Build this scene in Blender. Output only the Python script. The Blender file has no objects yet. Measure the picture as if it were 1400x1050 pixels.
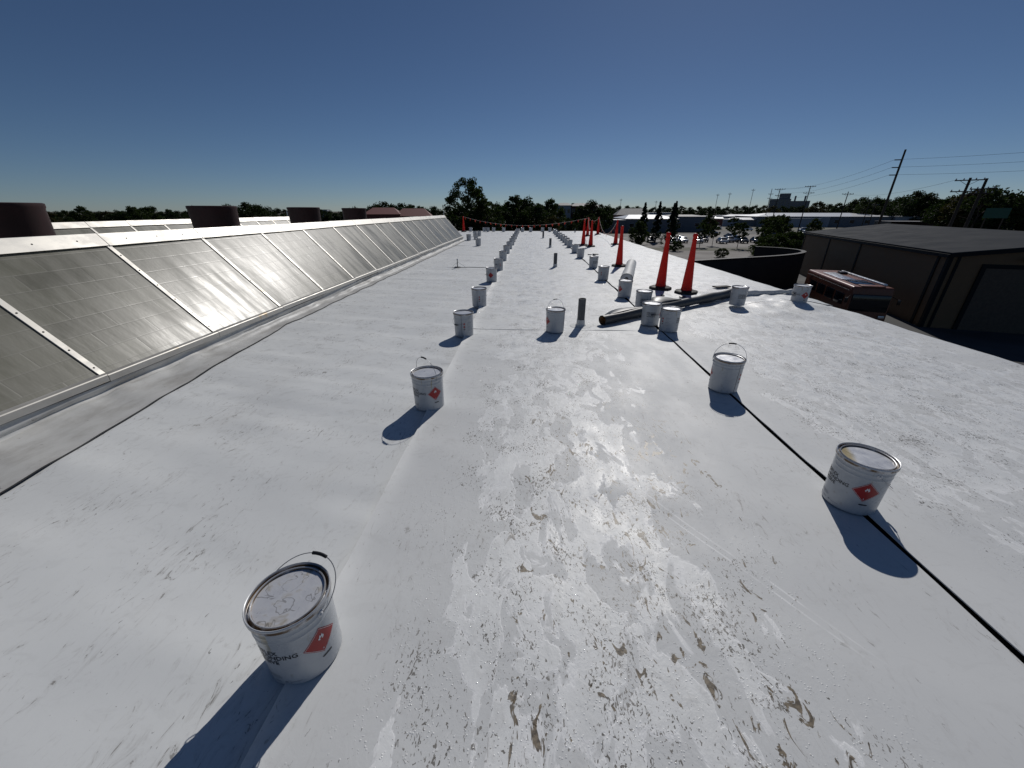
import bpy, bmesh, math, random
import numpy as np
from mathutils import Vector, Matrix
R = math.radians
scene = bpy.context.scene
COL = scene.collection

# ---------------------------------------------------------------- camera
cam_d = bpy.data.cameras.new('camera'); cam = bpy.data.objects.new('camera', cam_d); COL.objects.link(cam)
cam_d.sensor_width = 36.0; cam_d.lens = 526.0 / 1400.0 * 36.0
cam_d.clip_start = 0.05; cam_d.clip_end = 6000
EYE = 1.75
_r = Vector((0.99913585, 0.04156375, 0.0)); _u = Vector((-0.01707427, 0.41044207, 0.91172681)); _f = Vector((-0.03789479, 0.91093894, -0.41079706))
_m = Matrix(((_r.x, _u.x, -_f.x, 0), (_r.y, _u.y, -_f.y, 0), (_r.z, _u.z, -_f.z, 0), (0, 0, 0, 1)))
cam.matrix_world = Matrix.Translation((0, 0, EYE)) @ _m
scene.camera = cam

# ---------------------------------------------------------------- sky, sun, exposure
SUN_AZ, SUN_EL = 18.2, 37.5
world = bpy.data.worlds.new('World'); scene.world = world; world.use_nodes = True
wn = world.node_tree.nodes; wl = world.node_tree.links
bg = wn['Background']; sky = wn.new('ShaderNodeTexSky'); sky.sky_type = 'NISHITA'; sky.sun_disc = False
sky.sun_elevation = R(SUN_EL); sky.sun_rotation = R(SUN_AZ)
sky.altitude = 1500; sky.air_density = 0.8; sky.dust_density = 0.3; sky.ozone_density = 6.0
wl.new(sky.outputs[0], bg.inputs[0]); bg.inputs[1].default_value = 0.074
sd = bpy.data.lights.new('sun', 'SUN'); sun = bpy.data.objects.new('sun', sd); COL.objects.link(sun)
sd.energy = 4.9; sd.angle = R(0.53); sd.color = (1.0, 0.965, 0.92)
tos = Vector((math.sin(R(SUN_AZ)) * math.cos(R(SUN_EL)), math.cos(R(SUN_AZ)) * math.cos(R(SUN_EL)), math.sin(R(SUN_EL))))
sun.rotation_euler = tos.to_track_quat('Z', 'Y').to_euler(); sun.location = (20, 60, 60)
vs = scene.view_settings; vs.view_transform = 'Standard'; vs.look = 'None'; vs.gamma = 1.0; vs.exposure = -1.02
try: vs.use_curve_mapping = False
except Exception: pass
scene.cycles.use_denoising = True
scene.cycles.max_bounces = 6
scene.cycles.sample_clamp_indirect = 6.0

GZ = -5.95            # ground level below the roof (roof surface is z = 0)

# ---------------------------------------------------------------- material helpers
class NT:
    def __init__(s, name, **kw):
        s.m = bpy.data.materials.new(name); s.m.use_nodes = True
        s.n = s.m.node_tree.nodes; s.l = s.m.node_tree.links
        s.b = s.n['Principled BSDF']
        for k, v in kw.items(): s.set(k, v)
    def set(s, k, v):
        i = s.b.inputs[{'color': 'Base Color', 'rough': 'Roughness', 'metal': 'Metallic', 'spec': 'Specular IOR Level',
                        'coat': 'Coat Weight', 'trans': 'Transmission Weight', 'normal': 'Normal', 'ior': 'IOR', 'sss': 'Subsurface Weight'}.get(k, k)]
        if hasattr(v, 'is_linked') or isinstance(v, bpy.types.NodeSocket): s.l.new(v, i)
        else:
            if i.type == 'RGBA' and len(v) == 3: v = (*v, 1)
            i.default_value = v
    def inp(s, node, i, v):
        if v is None: return
        if isinstance(v, bpy.types.NodeSocket): s.l.new(v, node.inputs[i])
        else: node.inputs[i].default_value = v
    def pos(s, obj=False):
        if obj:
            return s.n.new('ShaderNodeTexCoord').outputs['Object']
        return s.n.new('ShaderNodeNewGeometry').outputs['Position']
    def mapping(s, v, scale=(1, 1, 1), rot=(0, 0, 0), loc=(0, 0, 0)):
        n = s.n.new('ShaderNodeMapping'); s.l.new(v, n.inputs[0])
        n.inputs[1].default_value = loc; n.inputs[2].default_value = rot; n.inputs[3].default_value = scale
        return n.outputs[0]
    def noise(s, v, scale, detail=3, rough=.5, dist=0.0):
        n = s.n.new('ShaderNodeTexNoise'); s.l.new(v, n.inputs['Vector'])
        n.inputs['Scale'].default_value = scale; n.inputs['Detail'].default_value = detail
        n.inputs['Roughness'].default_value = rough; n.inputs['Distortion'].default_value = dist
        return n.outputs[0]
    def voro(s, v, scale, rnd=1.0, feature='F1'):
        n = s.n.new('ShaderNodeTexVoronoi'); n.feature = feature; s.l.new(v, n.inputs['Vector'])
        n.inputs['Scale'].default_value = scale; n.inputs['Randomness'].default_value = rnd
        return n.outputs[0]
    def math(s, op, a, b=None, c=None, clamp=False):
        n = s.n.new('ShaderNodeMath'); n.operation = op; n.use_clamp = clamp
        s.inp(n, 0, a); s.inp(n, 1, b); s.inp(n, 2, c); return n.outputs[0]
    def ramp(s, v, a, b, lo=0.0, hi=1.0):
        n = s.n.new('ShaderNodeMapRange'); n.interpolation_type = 'SMOOTHSTEP'
        s.inp(n, 0, v); n.inputs[1].default_value = a; n.inputs[2].default_value = b
        n.inputs[3].default_value = lo; n.inputs[4].default_value = hi; return n.outputs[0]
    def mix(s, f, a, b):
        n = s.n.new('ShaderNodeMix'); n.data_type = 'RGBA'
        s.inp(n, 0, f)
        for i, v in ((6, a), (7, b)):
            if isinstance(v, bpy.types.NodeSocket): s.l.new(v, n.inputs[i])
            else: n.inputs[i].default_value = (*v, 1) if len(v) == 3 else v
        return n.outputs[2]
    def fmix(s, f, a, b):
        n = s.n.new('ShaderNodeMix'); n.data_type = 'FLOAT'
        s.inp(n, 0, f); s.inp(n, 2, a); s.inp(n, 3, b); return n.outputs[0]
    def sep(s, v):
        n = s.n.new('ShaderNodeSeparateXYZ'); s.l.new(v, n.inputs[0]); return n.outputs
    def bump(s, h, strength=.3, dist=.01):
        n = s.n.new('ShaderNodeBump'); s.l.new(h, n.inputs['Height'])
        n.inputs['Strength'].default_value = strength; n.inputs['Distance'].default_value = dist
        return n.outputs[0]

M = {}
def simple(name, color, rough=.6, metal=0.0, var=.15, scale=6.0, bump=0.0, obj=True, spec=.5):
    t = NT(name, rough=rough, metal=metal, spec=spec)
    p = t.pos(obj)
    f = t.noise(p, scale, 4, .6)
    c0 = tuple(c * (1 - var) for c in color); c1 = tuple(min(1, c * (1 + var)) for c in color)
    t.set('color', t.mix(t.ramp(f, .3, .7), c0, c1))
    t.set('rough', t.ramp(f, .25, .75, max(.02, rough - .08), min(1, rough + .08)))
    if bump: t.set('normal', t.bump(t.noise(p, scale * 6, 3), bump, .01))
    M[name] = t.m; return t.m

def membrane(name, kind):
    t = NT(name, spec=.30)
    p = t.pos(); X, Y, Z = t.sep(p)[:3]
    st = t.mapping(p, (1.0, .50, 1.0))
    big = t.noise(p, .7, 3, .5); mid = t.noise(st, 3.0, 4, .6)
    base = t.mix(t.ramp(big, .3, .7), (.735, .75, .745), (.805, .82, .81))
    base = t.mix(t.math('MULTIPLY', t.ramp(mid, .5, .78), .35), base, (.69, .69, .67))
    rough = t.fmix(t.ramp(mid, .3, .7), .50, .62)
    if kind == 'centre': base = t.mix(t.ramp(Y, 7, 3), base, (.69, .70, .695))
    nx = t.noise(p, 1.3, 3, .5)                       # wobble for zone borders
    wob = t.math('MULTIPLY_ADD', nx, 1.1, -.55)
    Xw = t.math('ADD', X, wob)
    if kind == 'centre':
        zone = t.math('MULTIPLY', t.ramp(Xw, -.95, -.1), t.ramp(Xw, 1.75, .65))
        zone = t.math('MAXIMUM', zone, t.math('MULTIPLY', t.ramp(Y, 5.0, 8.0), .80))
    elif kind == 'right':
        base = t.mix(t.ramp(Y, 10, 5), base, (.70, .71, .705)); zone = t.math('MULTIPLY', t.ramp(Xw, 2.35, 2.80), t.ramp(Y, .8, 2.3))
        zone = t.math('MULTIPLY', zone, t.ramp(Xw, 6.3, 5.0, .45, 1.0))
    elif kind == 'left':
        zone = t.math('MULTIPLY', t.ramp(Y, 5.0, 10.0), .62)
    else:
        zone = t.math('MULTIPLY', X, 0.0)
    # film of standing water: blobs with a crisp shoreline
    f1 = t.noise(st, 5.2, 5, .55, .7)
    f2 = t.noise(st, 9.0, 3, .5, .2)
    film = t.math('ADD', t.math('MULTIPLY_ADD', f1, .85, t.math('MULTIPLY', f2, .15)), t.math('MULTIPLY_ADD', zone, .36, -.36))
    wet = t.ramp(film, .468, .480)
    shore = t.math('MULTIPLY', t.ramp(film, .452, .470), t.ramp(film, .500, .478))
    base = t.mix(wet, base, t.mix(t.ramp(f2, .35, .65), (.79, .80, .79), (.85, .86, .85)))  # bright sky reflection on the water film painted in as paler base colour
    rough = t.fmix(wet, rough, t.ramp(f2, .3, .7, .38, .52))
    dap = t.noise(t.mapping(p, (1.0, .8, 1.0)), 15, 4, .62, .6)
    base = t.mix(t.math('MULTIPLY', t.ramp(dap, .50, .70), t.math('MULTIPLY', zone, .35)), base, (.62, .62, .605))
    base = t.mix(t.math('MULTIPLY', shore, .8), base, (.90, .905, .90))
    tick = t.noise(t.mapping(p, (.75, 1.5, 1.0), (0, 0, .12)), 7.5, 5, .66, 1.0)
    tk = t.math('MULTIPLY', t.ramp(tick, .54, .66), t.ramp(Y, 1.0, 7.0, .10, .55))
    base = t.mix(tk, base, (.46, .46, .445))
    if kind == 'centre':     # pair of wheel tracks dragged through the damp
        dl = t.math('ADD', t.math('MULTIPLY', X, .824), t.math('MULTIPLY_ADD', Y, .565, -1.806))
        seg = t.math('MULTIPLY', t.ramp(Y, 2.5, 2.3), t.ramp(Y, 1.0, 1.25))
        for o_ in (0.0, .045):
            ln = t.math('MULTIPLY', t.ramp(t.math('ABSOLUTE', t.math('ADD', dl, t.math('MULTIPLY_ADD', nx, .02, -.01 - o_))), .007, .003), seg)
            base = t.mix(t.math('MULTIPLY', ln, t.ramp(f2, .35, .55, .15, .8)), base, (.89, .895, .885))
    # grit flecks caught in the water, drawn out along the fall of the roof
    clus = t.noise(p, 3.6, 4, .65)
    s1 = t.noise(t.mapping(p, (1.0, .55, 1.0), (0, 0, .25)), 88, 2, .55, .8)
    thr = t.math('MULTIPLY_ADD', clus, .62, t.math('MULTIPLY_ADD', zone, .10, -.432 if kind == 'centre' else -.445))
    fleck = t.math('MULTIPLY', t.ramp(t.math('ADD', s1, thr), .605, .640), t.ramp(zone, .15, .5))
    s3 = t.noise(t.mapping(p, (1.0, .5, 1.0), (0, 0, -.2)), 36, 3, .6, 1.4)
    fleck2 = t.math('MULTIPLY', t.ramp(t.math('ADD', s3, t.math('MULTIPLY_ADD', clus, .45, -.225)), .690 if kind == 'centre' else .71, .71 if kind == 'centre' else .735), t.ramp(zone, .3, .6))
    fleck = t.math('MAXIMUM', fleck, fleck2)
    base = t.mix(t.math('MULTIPLY', fleck, .88), base, t.mix(t.ramp(f2, .4, .6), (.095, .085, .07), (.22, .205, .185)))
    # brown silt drifts
    if kind in ('centre',):
        sz = t.math('MULTIPLY', t.math('MULTIPLY', t.ramp(X, -.3, .2), t.ramp(X, 1.6, 1.1)), t.ramp(Y, 4.2, 2.0))
    else:
        sz = t.math('MULTIPLY', zone, .30)
    s2 = t.noise(t.mapping(p, (1.0, .5, 1.0), (0, 0, -.15)), 14, 4, .62, 1.2)
    s2b = t.noise(p, 2.1, 2, .5)
    silt = t.math('MULTIPLY', t.ramp(t.math('ADD', s2, t.math('MULTIPLY', s2b, .35)), .790, .818), t.ramp(sz, .2, .6))
    base = t.mix(t.math('MULTIPLY', silt, .92), base, t.mix(t.ramp(t.noise(p, 60, 2), .35, .65), (.065, .045, .024), (.22, .17, .105)))
    # dry scuffs and dirt streaks
    d1 = t.noise(t.mapping(p, (1.0, .38, 1.0), (0, 0, -.45)), 17, 5, .68, 2.2)
    d2 = t.noise(p, 2.3, 3, .5)
    amt = {'left': .9, 'centre': .55, 'right': .6}.get(kind, .8)
    scuff = t.math('MULTIPLY', t.ramp(t.math('MULTIPLY_ADD', d2, .40, d1), .865, .90), amt)
    scuff2 = t.math('MULTIPLY', t.ramp(t.math('MULTIPLY_ADD', d2, .25, t.noise(t.mapping(p, (1, .45, 1), (0, 0, -.5)), 70, 2, .5, .8)), .845, .88), amt)
    haze = t.math('MULTIPLY', t.ramp(t.math('MULTIPLY_ADD', d2, .40, d1), .72, .90), amt * .30)
    base = t.mix(haze, base, (.40, .385, .36))
    base = t.mix(t.math('MULTIPLY', scuff, .75), base, (.20, .185, .165))
    base = t.mix(t.math('MULTIPLY', scuff2, .8), base, (.17, .16, .145))
    if kind == 'flashing':
        g = t.noise(st, 5, 5, .65)
        base = t.mix(t.ramp(g, .35, .75), (.60, .60, .58), (.42, .41, .385))
        blot = t.ramp(t.noise(p, 16, 3, .6), .68, .74)
        base = t.mix(t.math('MULTIPLY', blot, .7), base, (.17, .16, .14))
        rough = t.ramp(g, .3, .7, .45, .6)
    t.set('color', base)
    rough = t.fmix(t.math('MAXIMUM', fleck, silt), rough, .42)
    # beads of water: small domes that catch the sun
    vb = t.voro(p, 70, 1.0); vsel = t.ramp(t.noise(p, 17, 2), .50, .56)
    bead = t.math('MULTIPLY', t.math('MULTIPLY', t.ramp(vb, .30, .08), vsel), t.ramp(zone, .1, .4))
    rough = t.fmix(bead, rough, .05)
    t.set('rough', rough)
    h = t.math('ADD', t.math('MULTIPLY', t.noise(p, 55, 3, .6), t.fmix(wet, .06, .22)), t.math('MULTIPLY', bead, .40))
    h = t.math('ADD', h, t.math('MULTIPLY', dap, t.fmix(zone, .12, 1.0 if kind == 'right' else .8)))
    h = t.math('ADD', h, t.math('MULTIPLY', t.noise(st, 7, 3, .5), .5))
    h = t.math('ADD', h, t.math('MULTIPLY', wet, .08))
    t.set('normal', t.bump(h, .55, .005))
    M[name] = t.m
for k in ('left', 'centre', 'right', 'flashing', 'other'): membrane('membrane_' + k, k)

simple('deck_black', (.018, .018, .02), .8)
simple('black_plastic', (.012, .012, .013), .45)
simple('wire', (.42, .42, .43), .32, .9, .1)
simple('grip', (.01, .01, .012), .5)
simple('label_black', (.018, .02, .025), .5, var=.3)
simple('label_red', (.34, .010, .012), .45, var=.12, scale=20)
simple('label_white', (.72, .73, .74), .5)
simple('fine_print', (.20, .22, .25), .55)
simple('pipe', (.085, .09, .095), .55, var=.3, scale=12)
simple('pipe_dark', (.01, .01, .01), .8)
def cone_mat():
    t = NT('cone_red', spec=.4); p = t.pos(True); a = t.noise(p, 5, 4, .65); b = t.noise(t.mapping(p, (1, 1, .4)), 22, 4, .65, .8); z = t.sep(p)[2]
    c = t.mix(t.ramp(a, .3, .7), (.58, .020, .011), (.70, .032, .016))
    c = t.mix(t.math('MULTIPLY', t.ramp(b, .58, .68), t.ramp(z, .9, .1, .15, .75)), c, (.14, .035, .025))
    t.set('color', c); t.set('rough', t.ramp(a, .3, .7, .38, .6))
    tr = t.n.new('ShaderNodeBsdfTranslucent'); tr.inputs[0].default_value = (.80, .055, .025, 1); mx = t.n.new('ShaderNodeMixShader'); mx.inputs[0].default_value = .30
    t.l.new(t.b.outputs[0], mx.inputs[1]); t.l.new(tr.outputs[0], mx.inputs[2]); t.l.new(mx.outputs[0], t.n['Material Output'].inputs[0]); M['cone_red'] = t.m
cone_mat()
simple('cone_black', (.014, .014, .014), .75)
simple('rope', (.70, .62, .55), .8)
simple('flag_red', (.60, .05, .02), .6)
simple('grey_roll', (.038, .044, .050), .48, var=.2, scale=4)
simple('core', (.32, .17, .07), .9)
simple('white_roll', (.60, .61, .60), .62, var=.08)
simple('fan_red', (.030, .0065, .006), .62, var=.3, scale=3)
simple('fan_cap', (.02, .006, .006), .6)
simple('curb_dark', (.02, .02, .022), .8)
simple('tan_metal', (.20, .12, .062), .62, var=.06, scale=2, spec=.25)
simple('trim_black', (.010, .010, .011), .6, spec=.2)
simple('dark_roof', (.030, .034, .040), .85, var=.12, scale=.6, spec=.08)
simple('door_brown', (.115, .085, .06), .6, spec=.25)
simple('wall_dark', (.036, .027, .021), .85, var=.3, scale=1)
simple('coach_orange', (.21, .068, .032), .38, var=.12)
simple('coach_dark', (.02, .008, .007), .3)
simple('glass_dark', (.010, .012, .016), .06)
simple('silver', (.55, .56, .58), .3, .85)
simple('tyre', (.012, .012, .012), .8)
simple('asphalt', (.055, .055, .055), .85, var=.3, scale=.4, bump=.3, obj=False)
simple('concrete', (.17, .155, .14), .85, var=.18, scale=.15, obj=False)
simple('brick_red', (.17, .055, .042), .8, var=.25, scale=2)
simple('roof_red', (.16, .04, .032), .7)
simple('wall_grey', (.16, .17, .185), .8, var=.1)
simple('wall_pale', (.32, .34, .37), .7, var=.1)
simple('roof_white', (.78, .78, .77), .35, var=.05)
simple('roof_grey', (.19, .19, .19), .7)
simple('timber', (.045, .034, .026), .85, var=.3, scale=3)
simple('cable', (.02, .02, .022), .6)
simple('sign_green', (.01, .07, .045), .5)
simple('bark', (.05, .037, .028), .9, var=.3, scale=3)
def leafmat(name, c):
    t = NT(name, rough=.75, spec=.12)
    p = t.pos(); f = t.noise(p, .55, 3, .6)
    t.set('color', t.mix(t.ramp(f, .3, .7), tuple(v * .6 for v in c), tuple(v * 1.35 for v in c)))
    tr = t.n.new('ShaderNodeBsdfTranslucent'); tr.inputs[0].default_value = (c[0] * 1.5, c[1] * 1.7, c[2] * .8, 1)
    mx = t.n.new('ShaderNodeMixShader'); mx.inputs[0].default_value = .22
    out = t.n['Material Output']
    t.l.new(t.b.outputs[0], mx.inputs[1]); t.l.new(tr.outputs[0], mx.inputs[2]); t.l.new(mx.outputs[0], out.inputs[0])
    M[name] = t.m
leafmat('leaf_dark', (.022, .034, .013)); leafmat('leaf_mid', (.034, .048, .016)); leafmat('leaf_brown', (.045, .040, .017)); leafmat('leaf_fir', (.012, .022, .013))

def ground_mat():
    t = NT('ground', rough=.9)
    p = t.pos(); a = t.noise(p, .02, 4, .6); b = t.noise(p, .3, 4, .6)
    c = t.mix(t.ramp(a, .4, .6), (.10, .095, .06), (.15, .14, .12))
    t.set('color', t.mix(t.math('MULTIPLY', t.ramp(b, .4, .7), .5), c, (.07, .08, .04))); M['ground'] = t.m
ground_mat()

def pail_paint():
    t = NT('pail_paint', spec=.5)
    p = t.pos(True); a = t.noise(p, 7, 4, .6); b = t.noise(t.mapping(p, (1, 1, .35)), 28, 3, .6)
    c = t.mix(t.ramp(a, .35, .7), (.43, .45, .47), (.51, .525, .535))
    oi = t.n.new('ShaderNodeObjectInfo'); sh = t.math('MULTIPLY', oi.outputs['Random'], 9.0)
    cb = t.n.new('ShaderNodeCombineXYZ'); t.l.new(sh, cb.inputs[0]); t.l.new(sh, cb.inputs[1])
    ad = t.n.new('ShaderNodeVectorMath'); t.l.new(p, ad.inputs[0]); t.l.new(cb.outputs[0], ad.inputs[1]); q = ad.outputs[0]
    c = t.mix(t.math('MULTIPLY', t.ramp(t.noise(t.mapping(q, (1, 1, .35)), 24, 4, .65), .60, .72), .5), c, (.30, .28, .245))
    drip = t.math('MULTIPLY', t.ramp(t.noise(t.mapping(q, (1, 1, .10)), 26, 2, .5), .64, .69), t.ramp(t.math('ADD', t.sep(p)[2], t.math('MULTIPLY', t.noise(q, 20, 2), .16)), .30, .36))
    c = t.mix(t.math('MULTIPLY', drip, .7), c, (.34, .27, .13))
    scr = t.ramp(t.noise(t.mapping(q, (1, 1, 2.5), (.5, 0, 0)), 40, 2, .5, 1.5), .74, .77)
    c = t.mix(t.math('MULTIPLY', scr, .55), c, (.16, .16, .165))
    t.set('color', c); t.set('rough', t.ramp(a, .3, .7, .24, .38))
    t.set('normal', t.bump(t.noise(q, 9, 3), .30, .012)); M['pail_paint'] = t.m
    t = NT('pail_tin')
    p = t.pos(True); a = t.noise(p, 11, 4, .6)
    z = t.sep(p)[2]
    stain = t.math('MULTIPLY', t.ramp(a, .36, .52), t.ramp(z, .346, .341)); stain = t.math('MULTIPLY', stain, t.ramp(z, .328, .332))
    c = t.mix(stain, (.50, .51, .53), (.14, .08, .03)); t.set('color', c)
    t.set('metal', t.ramp(stain, 0, 1, .35, .0)); t.set('rough', t.ramp(a, .3, .7, .22, .4)); M['pail_tin'] = t.m
    for nm, amt, col in (('lid_clean', .0, (.5, .42, .25)), ('lid_yellow', .9, (.42, .33, .14)), ('lid_scuffed', .75, (.36, .30, .19))):
        t = NT(nm)
        p = t.pos(True); a = t.noise(p, 10, 4, .65, .4); X, Y, Z = t.sep(p)[:3]
        c = (.70, .71, .73); c2 = t.mix(t.ramp(a, .3, .7), (.60, .61, .64), (.71, .72, .74))
        if nm == 'lid_yellow': s = t.math('MULTIPLY', t.ramp(t.math('ADD', Y, t.math('MULTIPLY', a, .06)), -.02, -.06), amt)
        else: s = t.math('MULTIPLY', t.ramp(a, .55, .72), amt)
        c2 = t.mix(s, c2, col)
        if nm == 'lid_scuffed':
            ring = t.noise(t.mapping(p, (1, 1, 1)), 6, 2, .5, 2.5)
            ln = t.math('MULTIPLY', t.ramp(t.math('ABSOLUTE', t.math('SUBTRACT', ring, .52)), .016, .006), .55)
            c2 = t.mix(ln, c2, (.16, .15, .14))
        t.set('color', c2); t.set('rough', t.ramp(a, .3, .7, .22, .40)); t.set('metal', .25)
        t.set('normal', t.bump(a, .12, .01)); M[nm] = t.m
pail_paint()

def skylight_mat():
    t = NT('skylight_panel', spec=.26)
    p = t.pos(); X, Y, Z = t.sep(p)[:3]
    # aluminium grid core seen through the translucent face: courses along the length
    br = t.n.new('ShaderNodeTexBrick'); br.offset = .5
    cmb = t.n.new('ShaderNodeCombineXYZ')
    t.l.new(Y, cmb.inputs[0]); t.l.new(t.math('MULTIPLY', Z, 1.42), cmb.inputs[1]); t.l.new(cmb.outputs[0], br.inputs['Vector'])
    br.inputs['Color1'].default_value = (.170, .166, .128, 1); br.inputs['Color2'].default_value = (.125, .122, .094, 1); br.inputs['Mortar'].default_value = (.185, .178, .148, 1)
    br.inputs['Scale'].default_value = 1.0; br.inputs['Mortar Size'].default_value = .008; br.inputs['Brick Width'].default_value = .62; br.inputs['Row Height'].default_value = .205
    br.inputs['Mortar Smooth'].default_value = .6
    a = t.noise(t.mapping(p, (1, 2.2, 1)), 2.2, 4, .6); dn = t.mapping(p, (.55, 3.2, .55))
    run = t.noise(dn, 1.3, 4, .6)
    c = t.mix(t.math('MULTIPLY', t.ramp(a, .4, .75), .45), br.outputs[0], (.22, .213, .180))
    crk = t.ramp(t.noise(t.mapping(p, (1, .5, 1)), 18, 4, .65, 1.0), .73, .78)
    c = t.mix(t.math('MULTIPLY', crk, .5), c, (.10, .095, .085))
    t.set('color', c)
    rr = t.math('ADD', t.ramp(run, .3, .7, .33, .48), t.math('MULTIPLY', t.sep(br.outputs[0])[0], -.35))
    t.set('rough', t.math('ADD', rr, t.math('MULTIPLY_ADD', a, .16, -.08)))
    t.set('normal', t.bump(t.math('ADD', t.math('MULTIPLY', run, .6), t.math('ADD', t.math('MULTIPLY', a, .6), t.math('MULTIPLY', br.outputs['Fac'], -.12))), .10, .03)); M['skylight_panel'] = t.m
    t = NT('aluminium', metal=.45)
    p = t.pos(); a = t.noise(t.mapping(p, (1, .6, 1)), 6, 4, .65)
    rust = t.ramp(t.noise(p, 2.3, 4, .7), .62, .72)
    c = t.mix(t.ramp(a, .3, .7), (.46, .445, .41), (.56, .545, .51)); c = t.mix(t.math('MULTIPLY', rust, .55), c, (.52, .36, .16))
    t.set('color', c); t.set('rough', t.ramp(a, .3, .7, .42, .58)); M['aluminium'] = t.m
skylight_mat()

# ---------------------------------------------------------------- mesh helpers
class MB:
    def __init__(s): s.v = []; s.f = []
    def add(s, vs, fs):
        o = len(s.v); s.v += [tuple(v) for v in vs]; s.f += [tuple(i + o for i in f) for f in fs]; return s
    def box(s, c, size, ax=None):
        hx, hy, hz = (q / 2 for q in size); vs = []
        for x, y, z in ((-1, -1, -1), (1, -1, -1), (1, 1, -1), (-1, 1, -1), (-1, -1, 1), (1, -1, 1), (1, 1, 1), (-1, 1, 1)):
            if ax is None: vs.append((c[0] + x * hx, c[1] + y * hy, c[2] + z * hz))
            else: vs.append(tuple(Vector(c) + ax[0] * x * hx + ax[1] * y * hy + ax[2] * z * hz))
        return s.add(vs, [(0, 3, 2, 1), (4, 5, 6, 7), (0, 1, 5, 4), (1, 2, 6, 5), (2, 3, 7, 6), (3, 0, 4, 7)])
    def hexa(s, p):   # 8 points bottom ring then top ring
        return s.add(p, [(0, 3, 2, 1), (4, 5, 6, 7), (0, 1, 5, 4), (1, 2, 6, 5), (2, 3, 7, 6), (3, 0, 4, 7)])
    def tube(s, pts, r, n=8, cap=True):
        pts = [Vector(p) for p in pts]; rs = r if isinstance(r, (list, tuple)) else [r] * len(pts)
        rings = []; prev = None
        for i, p in enumerate(pts):
            d = (pts[min(i + 1, len(pts) - 1)] - pts[max(i - 1, 0)]).normalized()
            if prev is None: a = d.orthogonal().normalized()
            else: a = (prev - d * prev.dot(d)); a = a.normalized() if a.length > 1e-6 else d.orthogonal().normalized()
            prev = a; b = d.cross(a)
            rings.append([p + (a * math.cos(2 * math.pi * k / n) + b * math.sin(2 * math.pi * k / n)) * rs[i] for k in range(n)])
        vs = [v for rg in rings for v in rg]; fs = []
        for i in range(len(pts) - 1):
            for k in range(n):
                k2 = (k + 1) % n; fs.append((i * n + k, i * n + k2, (i + 1) * n + k2, (i + 1) * n + k))
        if cap: fs += [tuple(range(n))[::-1], tuple((len(pts) - 1) * n + k for k in range(n))]
        return s.add(vs, fs)
    def lathe(s, prof, n=32, c=(0, 0, 0), rot=0.0):
        vs = []; fs = []
        for r, z in prof:
            for k in range(n):
                a = 2 * math.pi * k / n + rot; vs.append((c[0] + r * math.cos(a), c[1] + r * math.sin(a), c[2] + z))
        for i in range(len(prof) - 1):
            for k in range(n):
                k2 = (k + 1) % n; fs.append((i * n + k, i * n + k2, (i + 1) * n + k2, (i + 1) * n + k))
        return s.add(vs, fs)
    def mesh(s, name, mat, smooth=None):
        m = bpy.data.meshes.new(name); m.from_pydata(s.v, [], s.f); m.update()
        if mat: m.materials.append(M[mat] if isinstance(mat, str) else mat)
        if smooth is not None:
            bm = bmesh.new(); bm.from_mesh(m); bmesh.ops.recalc_face_normals(bm, faces=bm.faces)
            for f in bm.faces: f.smooth = True
            for e in bm.edges:
                if len(e.link_faces) == 2 and e.calc_face_angle(0) > R(smooth): e.smooth = False
            bm.to_mesh(m); bm.free()
        return m
    def build(s, name, mat, parent=None, smooth=None, **kw):
        return obj(name, s.mesh(name, mat, smooth), parent, **kw)
def obj(name, mesh, parent=None, loc=None, rz=None):
    o = bpy.data.objects.new(name, mesh); COL.objects.link(o); o.parent = parent
    if loc is not None: o.location = loc
    if rz is not None: o.rotation_euler = (0, 0, rz)
    return o
def tag(o, label=None, cat=None, group=None, kind=None):
    for k, v in (('label', label), ('category', cat), ('group', group), ('kind', kind)):
        if v: o[k] = v
    return o
def thing(name, label, cat, loc=(0, 0, 0), rz=0.0, group=None):
    return tag(obj(name, None, None, loc, rz), label, cat, group)
def copy_tree(o, parent=None):
    c = o.copy(); COL.objects.link(c); c.parent = parent
    for ch in list(o.children): copy_tree(ch, c)
    return c
def bevelled(mesh, w, seg=2, ang=30):
    bm = bmesh.new(); bm.from_mesh(mesh); bmesh.ops.recalc_face_normals(bm, faces=bm.faces)
    es = [e for e in bm.edges if len(e.link_faces) == 2 and e.calc_face_angle(0) > R(ang)]
    bmesh.ops.bevel(bm, geom=es, offset=w, segments=seg, profile=.6, affect='EDGES', clamp_overlap=True)
    for f in bm.faces: f.smooth = True
    for e in bm.edges:
        if len(e.link_faces) == 2 and e.calc_face_angle(0) > R(40): e.smooth = False
    bm.to_mesh(mesh); bm.free(); return mesh

# numpy value noise
_rng = np.random.RandomState(7); _tab = _rng.rand(256, 256)
def vnoise(x, y):
    x = np.asarray(x, float); y = np.asarray(y, float)
    xi = np.floor(x).astype(int); yi = np.floor(y).astype(int); fx = x - xi; fy = y - yi
    fx = fx * fx * (3 - 2 * fx); fy = fy * fy * (3 - 2 * fy)
    g = lambda a, b: _tab[a % 256, b % 256]
    return (g(xi, yi) * (1 - fx) + g(xi + 1, yi) * fx) * (1 - fy) + (g(xi, yi + 1) * (1 - fx) + g(xi + 1, yi + 1) * fx) * fy

# ---------------------------------------------------------------- the roof and its membrane sheets
XE, YE = 6.15, 38.6
roof = tag(MB().box((-7.0, (YE - 4) / 2, -.24), (2 * (XE - .03 + 7.0) - .0, YE + 4 - .06, .4)).build('roof', 'deck_black'), kind='structure')
XW = -7.0 - (XE - .03 + 7.0)

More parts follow.
